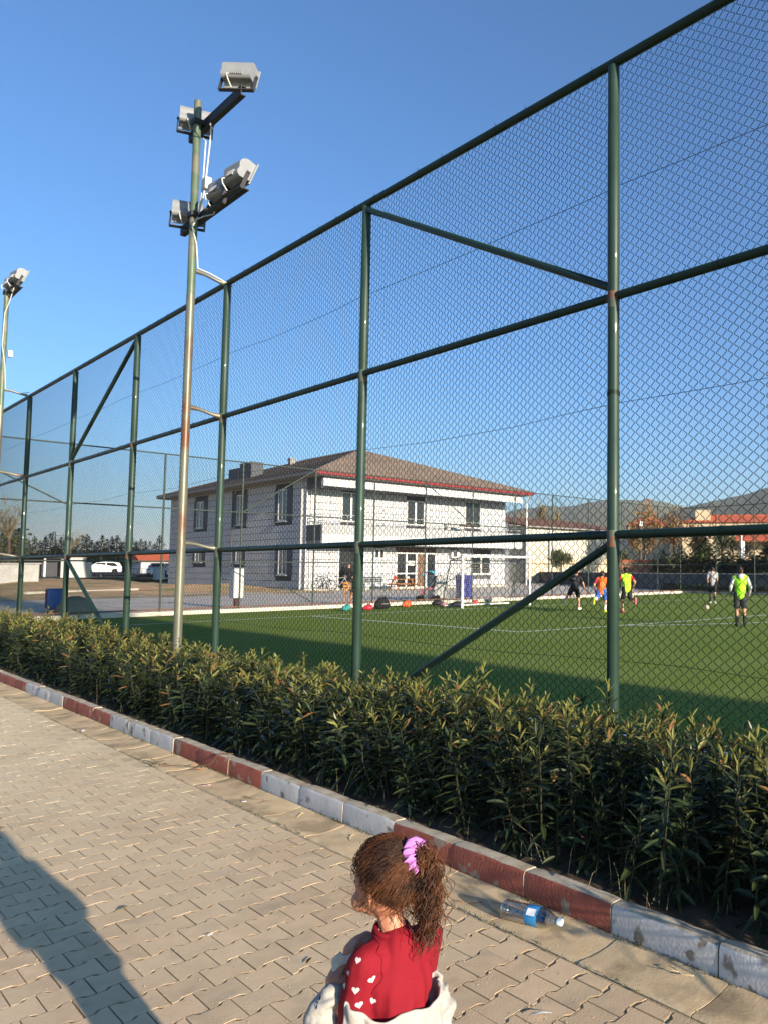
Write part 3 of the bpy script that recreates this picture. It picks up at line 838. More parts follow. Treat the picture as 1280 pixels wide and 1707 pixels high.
# pipes
for x, y in ((BX0-.06, BY0+.5),): bp(MB().tube([(x, y, BZ+.1), (x, y, 7.2)], .06, 8), 'downpipe', m_trim)
bp(MB().tube([(BX0+.25, BY0-.07, BZ+.1), (BX0+.25, BY0-.07, 7.2)], .05, 8), 'downpipe', m_trim)
bp(MB().tube([(BX0-.07, 56.8, 1.0), (BX0-.07, 56.8, 7.2)], .06, 8), 'downpipe', m_dkgrey)
bp(MB().tube([(40.15, by-.5, 7.3), (40.2, by-.2, 6.9), (40.2, by-.2, .2)], .06, 8), 'downpipe', m_trim)
ac = bp(MB().cbox(34.4, 35.15, BY0-.36, BY0-.06, 2.3, 2.88, .03), 'air_conditioner', m_pvc); bp(MB().lathe([(.02, 0), (.2, 0), (.22, .02), (.2, .03)], 14, (34.7, BY0-.362, 2.58), 'y'), 'fan_grille', m_dkgrey, ac)
bp(MB().cbox(34.2, 35.4, by+.3, by+.6, 4.62, 4.8, .02), 'planter', pm('brick_red_planter', (.2, .08, .06), .8))
bp(MB().cbox(33.9, 34.8, BY0-.36, BY0-.06, 4.3, 4.9, .03), 'air_conditioner', m_greyp)
# ================================================================== BACKGROUND
ridge([(30, 20), (38.2, 95), (41.3, 128), (43.6, 138), (45, 139), (46.3, 149), (48.2, 158), (50, 155), (51.9, 151), (53.3, 143), (55.1, 128), (57.4, 110), (62, 80), (70, 30)], 1150, 1000, 'hills', 'low wooded hill beyond the pale wall', m_hill, 3)
ridge([(46, 8), (51.9, 66), (53.3, 85), (54.7, 98), (55.6, 105), (57.5, 110), (59.3, 119), (61.1, 127), (66, 150), (74, 120), (85, 30)], 800, 660, 'hills', 'higher hill rising to the right behind the red roofs', m_hill, 8)

# --- trees
m_bark = pm('bark', (.10, .075, .05), .9, .25, 8.)
m_conif = pm('dark_conifer_needles', (.022, .036, .014), .8, .3, 3., objvar=.25, trans=.1)
m_leafg = pm('green_tree_leaves', (.055, .075, .022), .7, .3, 3., objvar=.15, trans=.2)
m_olive = pm('olive_leaves', (.075, .085, .035), .7, .3, 3., trans=.2)
m_autumn = pm('autumn_leaves', (.23, .115, .045), .8, .3, 2., col2=(.30, .18, .06), c2=(.45, .6), c2scale=.8, trans=.2)
m_tan = pm('bare_tan_twigs', (.24, .20, .12), .9, .2, 2., trans=.1)
def leaf_quads(mb, pts, size, r_, flat=.0):
    for p in pts:
        a = Vector((r_.gauss(0, 1), r_.gauss(0, 1), r_.gauss(0, 1)*(1-flat))).normalized()
        b = a.orthogonal().normalized(); c = a.cross(b)
        s = size*r_.uniform(.6, 1.4)
        an = r_.uniform(0, 6.3); u = (b*math.cos(an)+c*math.sin(an))*s; v = (c*math.cos(an)-b*math.sin(an))*s*.55
        p = Vector(p); mb.add([p-u, p-v, p+u, p+v], [(0, 1, 2, 3)])
def crown_pts(r_, n, c, rad, clumps=9, spread=.42):
    """points gathered into uneven clumps on limb ends"""
    cl = []
    for k in range(clumps):
        d = Vector((r_.gauss(0, 1), r_.gauss(0, 1), r_.gauss(0, 1))).normalized()*r_.uniform(.45, .95)
        cl.append((d, r_.uniform(.7, 1.2)))
    out = []
    for i in range(n):
        d, s = cl[r_.randrange(clumps)]
        q = d*.72+Vector((r_.gauss(0, 1), r_.gauss(0, 1), r_.gauss(0, 1)))*spread*.55*s
        out.append((c[0]+q.x*rad[0], c[1]+q.y*rad[1], c[2]+q.z*rad[2]))
    return out, [(c[0]+d.x*rad[0]*.75, c[1]+d.y*rad[1]*.75, c[2]+d.z*rad[2]*.75) for d, s in cl]
def tree(name, label, loc, h, rad, mat, group=None, n=1500, leaf=.12, trunk=.12, seed=0, cz=None, clumps=10, bare=False):
    r_ = random.Random(seed+hash(name) % 1000 if False else seed*17+len(name))
    t = thing(name, label, 'bush' if 'bush' in name else 'tree', loc, group)
    cz = cz if cz is not None else h-rad[2]
    pts, ends = crown_pts(r_, n, (0, 0, cz), rad, clumps)
    tk = MB(); tk.tube([(0, 0, -.2), (.03*h*.2, 0, h*.25), (0, .02*h*.3, cz)], [trunk*1.25, trunk, trunk*.6], 8)
    tk.build('trunk', m_bark, t, True)
    lb = MB()
    for e in ends:
        e = Vector(e); b = Vector((0, 0, max(.15*h, cz-rad[2]*.6)))
        lb.tube([b, b.lerp(e, .5)+Vector((r_.gauss(0, .05), r_.gauss(0, .05), .08))*rad[2], e], [trunk*.5, trunk*.3, trunk*.12], 5)
        if bare:
            for q in range(14):
                a = b.lerp(e, r_.uniform(.3, 1)); d = Vector((r_.gauss(0, .5), r_.gauss(0, .5), r_.uniform(.2, 1)))*rad[2]*.45
                lb.tube([a, a+d*.5+Vector((r_.gauss(0, .03), r_.gauss(0, .03), 0)), a+d], [trunk*.15, trunk*.1, trunk*.04], 3)
    lb.build('limbs', m_bark if not bare else m_tan, t, True)
    cm = MB(); leaf_quads(cm, pts, leaf, r_)
    cm.build('crown', mat, t, fix=False)
    return t
def conifer_mesh(seed, h=1., w=.2, n=420):
    r_ = random.Random(seed); mb = MB()
    for i in range(n):
        z = r_.random()**1.25; a = r_.uniform(0, 6.283)
        rad = w*(1-z)**.85*r_.uniform(.45, 1.12)*(1+.25*math.sin(z*40+seed))
        p = Vector((rad*math.cos(a), rad*math.sin(a), .06+z*.94)); s = .06*(1.2-z*.6)
        d = Vector((math.cos(a), math.sin(a), r_.uniform(-.5, .6)))*s; t = Vector((-math.sin(a), math.cos(a), r_.uniform(-.4, .4)))*s*.6
        mb.add([p-d*.4, p-t*.5, p+d, p+t*.5], [(0, 1, 2, 3)])
    return mb.mesh('crown', m_conif, fix=False)
cmesh = [conifer_mesh(i, w=.24+.05*(i % 3), n=900) for i in range(5)]
ctrunk = MB().tube([(0,0,-.05), (0,0,.5), (0,0,.95)], [.022, .014, .003], 6).mesh('trunk', m_bark, True)
def conifer(loc, h, label, group, k, wd=1.):
    t = thing('conifer_tree', label, 'tree', loc, group, rnd.uniform(0, 6))
    link('trunk', ctrunk, t); link('crown', cmesh[k % 5], t)
    t.scale = (h*wd, h*wd, h); return t
# far row of conifers along the road behind the car (distance 130-150)
xs = np.linspace(-15, 262, 34)
for k, px in enumerate(xs):
    d = 142+rnd.uniform(-6, 10)
    azm = R(10.2+(px)/300*9.1); x, y = d*math.sin(azm), d*math.cos(azm)
    tall = {4: 6.3, 5: 6.0, 11: 5.4, 8: 4.9, 14: 5.0, 17: 5.1}.get(k, rnd.uniform(4.0, 5.4))
    lab = {4: 'tallest conifer of the distant row, just left of the pylon', 5: 'tall conifer touching the tallest one of the distant row', 11: 'tall narrow conifer in the distant row right of the pylon', 8: 'dark conifer in the distant row standing under the pylon'}.get(k)
    lab = lab or ('dark conifer in the distant row behind the concrete block' if px < 75 else ('dark conifer in the distant row between the pylon and the white car' if px < 140 else ('dark conifer in the distant row behind the white estate car' if px < 205 else 'dark conifer in the distant row next to the clubhouse')))
    conifer((x, y, .6), tall*1.08+.5, lab, 'conifers in the distant row', k, rnd.uniform(.9, 1.3))
r_ = random.Random(4); fm = MB()
pts = []
for i in range(9000):
    px = r_.uniform(-60, 290); azm = R(10.2+px/300*9.1); d = 150+r_.uniform(-2, 3); hh = 3.7+.5*math.sin(px*.09)+.5*math.sin(px*.23+1)
    pts.append((d*math.sin(azm), d*math.cos(azm), .4+r_.random()*hh))
leaf_quads(fm, pts, .36, r_)
tag(fm.build('distant_woods', m_conif, None, fix=False), 'dark green belt of trees behind the distant conifer row', 'woods', kind='stuff')
tree('bare_tree', 'bare thin tree standing left of the clubhouse beyond the concrete block', (12.9, 69, .6), 7.2, (1.7, 1.7, 2.6), m_tan, n=260, leaf=.05, trunk=.10, seed=2, bare=True, clumps=12)
tree('bare_tree', 'small leafless tree in front of the conifers by the white car', (24.0, 100, .7), 6.4, (1.5, 1.5, 2.2), m_tan, n=120, leaf=.05, trunk=.08, seed=5, bare=True, clumps=9)
tree('yellowing_tree', 'olive yellow tree by the red panel at the left edge', (16.8, 92, .6), 5.2, (2.6, 2.6, 2.2), m_olive, n=900, leaf=.16, trunk=.14, seed=9)

# left: concrete block, low shelter, white wall, red panel, roofs, pylon
m_block = pm('rough_concrete', (.46, .46, .45), .85, .12, 2., .3, 20.)
t = thing('concrete_block', 'big pale concrete block on the grass at the left edge', 'block', (11.9, 60.9, .35))
MB().cbox(-1.75, 1.0, -.6, .6, -.2, 1.45, .04).build('block_body', m_block, t)
MB().cbox(-1.85, 1.1, -.7, .7, 1.451, 1.52, .02).build('cover_slab', m_block, t)
t = thing('roadside_shelter', 'low dark shelter with white posts behind the grass mound', 'shelter', (20.6, 93, .7))
MB().box(-2.6, 1.6, -1.0, 1.0, 1.85, 2.05).build('roof', m_dkgrey, t); MB().box(-2.5, 1.5, .8, .95, 0, 1.85).build('rear_wall', m_dkgrey, t)
for x in (-2.4, -.5, 1.4): MB().box(x-.08, x+.08, -.95, -.79, 0, 1.848).build('post', m_pvc, t)
t = thing('garden_wall', 'short white rendered wall beside the white car', 'wall', (23.2, 92.6, .6))
MB().box(-1.7, .4, -.15, .15, 0, 2.0).build('wall_body', m_trim, t); MB().box(-1.75, .45, -.2, .2, 2.001, 2.08).build('coping', m_conc, t); MB().box(.42, .9, -.24, .24, 0, 1.6).build('pier', m_conc, t)
t = thing('red_sign_panel', 'tall red panel standing at the very left edge', 'sign', (11.9, 69.4, .5))
m_redp = pm('red_panel', (.5, .05, .03), .5, .08)
MB().box(-1.6, .55, -.06, .06, 1.2, 3.0).build('panel', m_redp, t); MB().tube([(-.6, .1, 0), (-.6, .1, 2.9)], .05, 8).build('post', m_galv, t); MB().tube([(.3, .1, 0), (.3, .1, 2.9)], .05, 8).build('post', m_galv, t)
t = thing('roofed_building', 'long low building with a red roof left of the clubhouse', 'building', (39.2, 121, .6))
m_redroof = pm('orange_red_tiles', (.42, .10, .05), .8, .15, 1.5)
MB().box(-2.4, 4.5, -2, 3, -.3, 1.9).build('wall', m_trim, t)
MB().prism([(-2.4, 1.9), (3.4, 1.9), (.5, 3.3)], -2.7, 4.8, 'x').build('roof', m_redroof, t)
for x in (-1.6, .6, 2.8): f = MB().box(x, x+.9, -2.05, -2.001, .5, 1.5).build('window', m_pvc, t); MB().box(x+.08, x+.82, -2.07, -2.051, .58, 1.42).build('pane', m_glass, f)
t = thing('power_pylon', 'thin electricity pylon far behind the conifer row', 'pylon', (66, 293, 0))
mb = MB()
for sx in (-1, 1):
    for sy in (-1, 1): mb.tube([(sx*1.1, sy*1.1, 0), (sx*.25, sy*.25, 13.5)], .10, 4)
for k in range(9):
    a, b = 1.1-.094*k, 1.1-.094*(k+1)
    for sy in (-1, 1): mb.tube([(-a, sy*a, k*1.5), (b, sy*b, k*1.5+1.5)], .06, 4)
mb.build('mast', m_dkgrey, t)
for z, l in ((10.6, 2.2), (12.2, 2.6)): MB().tube([(-l, 0, z), (l, 0, z)], .09, 4).build('crossarm', m_dkgrey, t)
def car(loc, rz, label, wagon=True):
    t = thing('parked_car', label, 'car', loc, 'cars parked behind the yard', rz)
    cp = pm('white_car_paint', (.62, .63, .64), .25, .03, coat=.4); ct = pm('car_tyre', (.02, .02, .02), .9, .1); cr = pm('alloy_rim', (.4, .4, .42), .3, .05, metal=.7)
    side = [(-2.0, .30), (-2.02, .62), (-1.95, .85), (-1.25, .95), (-.55, 1.46), (.2, 1.55), (1.2, 1.52), (1.75, 1.42), (1.98, .95), (2.02, .5), (1.98, .30)] if wagon else \
           [(-2.0, .30), (-2.03, .6), (-1.9, .80), (-1.05, .92), (-.45, 1.38), (.35, 1.43), (1.0, 1.36), (1.5, .98), (1.95, .92), (2.02, .5), (1.98, .30)]
    n = len(side); vs = []
    for yy, k in ((-.86, 0), (-.80, .04), (.80, .04), (.86, 0)):
        for x, z in side: vs.append((x, yy*(1 if z < 1 else .86), z if abs(yy) < .85 else z-(.05 if z > 1.2 else 0)))
    fs = [(i*n+j, i*n+(j+1) % n, (i+1)*n+(j+1) % n, (i+1)*n+j) for i in range(3) for j in range(n)]+[tuple(range(n)), tuple(range(3*n, 4*n))]
    MB().add(vs, fs).build('body', cp, t, True)
    for s in (-1, 1):
        w = [(-1.02, 1.0), (-.5, 1.40), (.35, 1.44), (.35, 1.0)]; w2 = [(.45, 1.0), (.45, 1.44), (1.2, 1.42), (1.62, 1.05), (1.62, 1.0)] if wagon else [(.42, 1.0), (.42, 1.34), (.9, 1.30), (1.3, 1.0)]
        for q in (w, w2): MB().prism(q, s*.745, s*.80, 'y').build('side_window', m_glass, t)
        for x in (-1.25, 1.28):
            wh = MB().lathe([(.19, -.1), (.31, -.1), (.33, -.07), (.33, .07), (.31, .1), (.19, .1)], 18, (x, s*.80, .33), 'y').build('wheel', ct, t, True)
            MB().lathe([(.0001, -.085), (.19, -.085), (.19, .085), (.0001, .085)], 14, (x, s*.80, .33), 'y').build('rim', cr, wh)
        MB().cbox(-2.0, -1.72, s*.62-.15, s*.62+.15, .66, .80, .03).build('headlight', m_glass, t)
        MB().cbox(1.88, 2.0, s*.66-.12, s*.66+.12, .75, 1.0, .03).build('taillight', m_redp, t)
        MB().cbox(-.75, -.6, s*.95-.08, s*.95+.08, .95, 1.07, .02).build('door_mirror', cp, t)
    MB().add([(-1.2, -.62, .99), (-1.2, .62, .99), (-.6, .58, 1.44), (-.6, -.58, 1.44)], [(0, 1, 2, 3)]).build('windscreen', m_glass, t)
    return t
car((29.2, 108, .82), R(-12), 'white estate car parked on the road left of the clubhouse')
car((31.6, 96, .72), R(60), 'white car half hidden behind the pole beside the clubhouse', False)
conc = thing('gate_pier', 'square pale gate pier beside the half hidden white car', 'pier', (30.4, 92.5, .3))
MB().cbox(-.45, .45, -.45, .45, 0, 1.3, .03).build('pier_body', m_trim, conc); MB().cbox(-.55, .55, -.55, .55, 1.301, 1.42, .03).build('pier_cap', m_conc, conc)
t = thing('railing_fence', 'dark railing with white posts along the road behind the dirt', 'fence', (33, 95, .4))
for k in range(26): MB().tube([(-9.5+k*.4, 0, 0), (-9.5+k*.4, 0, 1.15)], .03, 5).build('picket', m_dkgrey, t)
for z in (.15, 1.1): MB().tube([(-9.6, 0, z), (.6, 0, z)], .03, 5).build('rail', m_dkgrey, t)

# bits by the end fence, left
m_blue = pm('blue_panel_paint', (.02, .10, .34), .5, .1); m_redpanel = pm('red_panel_paint', (.33, .02, .02), .5, .1)
t = thing('rubbish_container', 'blue container with a red side standing on the yard behind the fence corner', 'container', (6.75, 29.6, .09), rz=R(-12))
MB().cbox(-.20, .22, -.24, .24, .1, .74, .02).build('container_body', m_blue, t); MB().cbox(-.235, -.202, -.24, .24, .08, .74, .012).build('side_panel', m_redpanel, t); MB().cbox(-.22, .24, -.26, .26, .741, .775, .012).build('lid', m_blue, t)
for s in (-1, 1): MB().tube([(.02, s*.20, .09), (.02, s*.255, .09)], .07, 10).build('wheel', m_dkgrey, t)
t = thing('net_dome', 'grey green mesh dome lying before the blue container', 'net', (6.95, 28.1, .09))
mb = MB()
for k in range(9):
    a = math.pi*k/9
    mb.tube([(.52*math.cos(a)*math.cos(b), .40*math.sin(a)*math.cos(b)+0, .56*math.sin(b)) for b in np.linspace(0, math.pi, 13)], .012, 4)
for b in np.linspace(.15, 1.4, 7): mb.tube([(.52*math.cos(b)*math.cos(a), .40*math.cos(b)*math.sin(a), .56*math.sin(b)) for a in np.linspace(0, 6.283, 19)], .010, 4)
mb.build('netting', pm('grey_green_net', (.20, .22, .18), .8, .1), t); MB().lathe([(.5, 0), (.49, .18), (.40, .36), (.24, .48), (.0001, .53)], 16, (0, 0, 0), M=Matrix.Diagonal((1, .77, 1))).build('cover', pm('grey_green_sheet', (.22, .24, .20), .85, .1), t, True)
t = thing('electrical_cabinet', 'white electrical cabinet on a short dark post behind the end fence', 'cabinet', (11.7, 28.0, .09))
MB().cbox(-.17, .17, -.20, .20, .36, 1.44, .015).build('cabinet_body', m_trim, t); MB().cbox(-.19, .19, -.22, .22, 1.441, 1.47, .01).build('cabinet_roof', m_trim, t); MB().box(-.06, .06, -.06, .06, 0, .359).build('post', pm('rusty_post', (.07, .035, .03), .8, .2), t); MB().box(-.14, .14, -.212, -.201, .42, 1.38).build('door', m_pvc, t); MB().box(.09, .11, -.224, -.213, .85, .97).build('handle', m_dkgrey, t)

# right: pale hall, perimeter wall, roofs
m_hallwall = pm('pale_hall_render', (.47, .44, .37), .85, .10, .6, 0, col2=(.38, .35, .29), c2=(.5, .65), c2scale=.4)
m_hallshade = pm('shaded_hall_render', (.13, .14, .17), .85, .1, 1.)  # the hall's render darkened and blued, its shade painted into the colour
m_oldroof = pm('weathered_roof', (.17, .085, .055), .85, .2, 1.5)
hall = thing('pale_hall', 'long pale hall with a brown roof right of the clubhouse', 'building', (50.1, 54.6, 0))
MB().box(0, 14.2, 0, 14, -.2, 5.75).build('wall', m_hallwall, hall)
rf = MB(); rf.prism([(-.5, 5.751), (14.5, 5.751), (7, 7.1)], -.4, 14.9, 'x'); rf.build('roof', m_oldroof, hall)
MB().box(-.2, 14.5, -.50, -.40, 5.62, 5.75).build('gutter', m_soffit, hall)
for k, x in enumerate((1.2, 4.4, 7.6, 10.8)): MB().box(x, x+2.6, -.05, -.002, 4.7, 5.45).build('wall_panel', pm('hall_panel', (.52, .49, .42), .8, .1), hall)
for x in (3., 9.): MB().tube([(x, -.12, 0), (x, -.12, 5.6)], .05, 6).build('downpipe', m_dkgrey, hall)
MB().box(-.02, 14.2, -.03, -.003, 0, 2.4).build('plinth', pm('tan_plinth', (.55, .45, .32), .85, .1), hall)
sg = thing('hall_shaded_side', 'tall blue grey stand-in for the shaded side of the pale hall', 'building', (48.2, 57, 0))  # added box standing in for the hall's shaded side face
MB().box(-1.5, 1.85, 0, 12, -.2, 6.0).build('wall', m_hallshade, sg); MB().box(-1.6, 1.86, -.1, 12.1, 6.001, 6.2).build('roof', m_dkgrey, sg); MB().box(-1.2, .8, -.04, -.002, 2.6, 4.2).build('window', m_glass, sg)
m_gwall = pm('dark_blue_wall', (.085, .098, .115), .85, .15, .8, .2, 8.)
pw = thing('perimeter_wall', 'dark blue grey wall running along the far side of the yard', 'wall', (47, 43, 0))
pts = [(57, 64.5), (52, 54.5), (46.4, 43.2), (41.6, 33.6), (38.9, 27.5), (37.9+.9, 24), (38.8, 8)]
for a, b in zip(pts[:-1], pts[1:]):
    a, b = Vector(a), Vector(b); d = (b-a).normalized(); n = Vector((-d.y, d.x))*.1
    m1 = MB(); m1.add([(p.x-47, p.y-43, z) for z in (0, 1.16) for p in (a-n, b-n, b+n, a+n)], [(0,1,2,3), (4,7,6,5), (0,4,5,1), (1,5,6,2), (2,6,7,3), (3,7,4,0)]); m1.build('wall_segment', m_gwall, pw)
    n *= 1.4; m2 = MB(); m2.add([(p.x-47, p.y-43, z) for z in (1.161, 1.22) for p in (a-n, b-n, b+n, a+n)], [(0,1,2,3), (4,7,6,5), (0,4,5,1), (1,5,6,2), (2,6,7,3), (3,7,4,0)]); m2.build('coping', m_conc, pw)
# raised ground behind the wall
tag(MB().add([(42, 20, .9), (46, 36, .9), (54, 54, .5), (130, 90, 3.2), (130, -20, 3.2), (44, -20, .9)], [(0, 1, 2), (0, 2, 3), (0, 3, 4), (0, 4, 5)]).build('terrain', m_earth), 'slightly raised waste ground behind the dark wall', kind='structure')
t = thing('terracotta_bank', 'low terracotta coloured wall behind the running players', 'wall', (47.6, 37.2, .8))
m_terr = pm('terracotta_wall', (.26, .13, .08), .85, .15, 1.5)
a, b = Vector((-1.2, 2.2)), Vector((2.2, -3.4)); d = (b-a).normalized(); n = Vector((-d.y, d.x))*.12
MB().add([(p.x, p.y, z) for z in (0, 1.35) for p in (a-n, b-n, b+n, a+n)], [(0,1,2,3), (4,7,6,5), (0,4,5,1), (1,5,6,2), (2,6,7,3), (3,7,4,0)]).build('wall_body', m_terr, t)
n *= 1.5; MB().add([(p.x, p.y, z) for z in (1.351, 1.43) for p in (a-n, b-n, b+n, a+n)], [(0,1,2,3), (4,7,6,5), (0,4,5,1), (1,5,6,2), (2,6,7,3), (3,7,4,0)]).build('coping', m_redroof, t)
m_cream = pm('cream_render', (.52, .42, .28), .8, .08, 1.)
def redroof(loc, rz, L, W, hw, hr, label, nwin, extra=True, porch=False):
    t = thing('red_roofed_house', label, 'building', loc, 'red roofed houses on the right', rz)
    MB().box(0, L, 0, W, -1, hw).build('wall', m_cream, t)
    rf = MB(); rf.add([(-.5, -.5, hw), (L+.5, -.5, hw), (L+.5, W+.5, hw), (-.5, W+.5, hw), (W*.4, W/2, hw+hr), (L-W*.4, W/2, hw+hr)], [(0, 1, 5, 4), (1, 2, 5), (2, 3, 4, 5), (3, 0, 4), (0, 3, 2, 1)])
    r1 = rf.build('roof', m_redroof, t)
    MB().tube([(W*.4, W/2, hw+hr), (L-W*.4, W/2, hw+hr)], .15, 6).build('ridge_tiles', m_redroof, r1)
    for k in range(nwin):
        x = L*(k+.5)/nwin; f = MB().box(x-.6, x+.6, -.06, -.002, hw-2.0, hw-.6).build('window', m_pvc, t); MB().box(x-.5, x+.5, -.08, -.061, hw-1.9, hw-.7).build('pane', m_glass, f)
    if extra:
        MB().box(L*.08, L*.08+2.4, .6, 2.6, hw+.15, hw+2.1).build('dormer', m_cream, r1); MB().box(L*.70, L*.70+2.2, .6, 2.6, hw+.3, hw+1.9).build('dormer', m_cream, r1)
    if porch:
        MB().box(-.3, L+.3, -2.6, -.5, hw-.25, hw-.05).build('porch_roof', m_redroof, t)
        for k in range(4): MB().tube([(L*(k+.5)/4, -2.4, -1), (L*(k+.5)/4, -2.4, hw-.26)], .16, 8).build('porch_column', m_pvc, t)
    return t
redroof((97.5, 69.5, 2.0), R(-58), 26, 6, 6.9, 1.3, 'long cream house with orange red roof and two dormers below the hill', 7)
redroof((80.8, 50.2, 1.2), R(-60), 14, 7, 4.0, 1.4, 'nearer low house with a red porch roof and white columns at the right', 4, False, True)
redroof((99, 82, 2.0), R(-52), 7, 6, 7.0, 1.6, 'small red roofed house left of the long cream one behind brown trees', 2, False)
st = thing('street_pole', 'white concrete street pole in front of the red porch house', 'pole', (68.6, 41.2, 1.0)); MB().tube([(0,0,-.5), (0,0,4.8)], [.16, .11], 8).build('pole', m_trim, st, True); MB().tube([(0,0,4.6), (.5,.2,4.9), (1.0,.4,4.95)], .05, 6).build('bracket_arm', m_galv, st); MB().cbox(.85, 1.35, .28, .52, 4.86, 4.98, .03).build('lamp_head', m_galv, st)
st = thing('street_pole', 'thin grey pole left of the player in red', 'pole', (48.6, 38.9, .8)); MB().tube([(0,0,-.5), (0,0,4.6)], [.06, .05], 8).build('pole', m_galv, st, True); MB().box(-.2, .2, -.03, .03, 4.3, 4.7).build('sign_plate', m_trim, st)
# trees at the right
tree('round_bush', 'round olive bush before the pale hall', (45.9, 45.6, .3), 3.1, (1.18, 1.18, 1.0), m_olive, n=2200, leaf=.10, trunk=.10, seed=3, cz=2.1)
tree('green_bush', 'small light green bush by the thin grey pole', (48.4, 40.6, .5), 2.9, (.8, .8, .75), m_olive, n=900, leaf=.09, trunk=.07, seed=6, cz=2.0)
for k, (x, y, h, l) in enumerate(((66.2, 69.6, 10.6, 'tall bare tan poplar rising behind the pale hall roof'), (64.6, 71.2, 9.6, 'shorter tan poplar left of the tall one behind the hall'), (67.0, 67.6, 9.4, 'slim tan poplar right of the tall one behind the hall'))):
    tree('poplar_tree', l, (x, y, 0), h, (.95, .95, 2.6), m_tan, 'poplars behind the pale hall', n=1300, leaf=.10, trunk=.14, seed=20+k, bare=True, clumps=12)
for k, (x, y, h, rx, l) in enumerate(((60.3, 47.8, 7.4, 1.7, 'tall rusty brown autumn tree behind the player in red'), (59.3, 43.3, 6.6, 1.6, 'brown leaved autumn tree right of the tall rusty one'), (58.2, 39.8, 5.4, 1.4, 'low orange brown autumn tree under the long cream house'), (62.6, 50.2, 5.9, 1.7, 'sparse brown autumn tree left of the tall rusty one'), (57.6, 36.6, 4.9, 1.3, 'faded olive brown tree before the red porch house'))):
    tree('autumn_tree', l, (x, y, 1.0), h, (rx, rx, h*.36), m_autumn if k < 4 else m_olive, 'autumn trees behind the dark wall', n=1200, leaf=.13, trunk=.12, seed=40+k, clumps=12, bare=(k in (0, 3)))
for k, (x, y, h, wd, l) in enumerate(((46.9, 33.6, 3.1, 1.9, 'dark bushy pine left of the player in grey'), (47.4, 31.6, 3.7, 1.7, 'dark pine directly behind the player in grey'), (48.4, 29.8, 3.4, 1.8, 'dark pine between the player in grey and the one in lime'), (47.0, 27.6, 2.9, 1.9, 'low dark pine left of the player in the lime vest'), (45.9, 25.2, 3.4, 2.3, 'broad dark pine at the right edge behind the wall'), (47.9, 36.0, 2.7, 1.7, 'small dark pine by the terracotta wall'))):
    t = conifer((x, y, .7), h*.86, l, 'pines behind the dark wall', k, wd)
    xb = MB(); rr = random.Random(k); leaf_quads(xb, crown_pts(rr, 900, (0, 0, .45), (.26, .26, .42), 9)[0], .035, rr); xb.build('foliage', m_leafg, t, fix=False)
bsh = MB(); rr = random.Random(77); leaf_quads(bsh, [(float(np.interp(y, [8, 24, 27.5, 33.6], [38.8, 38.8, 38.9, 41.6]))-rr.uniform(.12, .55), y, .05+rr.random()**2*.5) for y in [rr.uniform(14, 30) for _ in range(4200)]], .06, rr)  # dark leaves laid in place of a shadow band before the wall
tag(bsh.build('shade_leaves', m_conif, None, fix=False), 'dark leaf strip added for the shade along the foot of the dark wall', 'shade_leaves', kind='stuff')
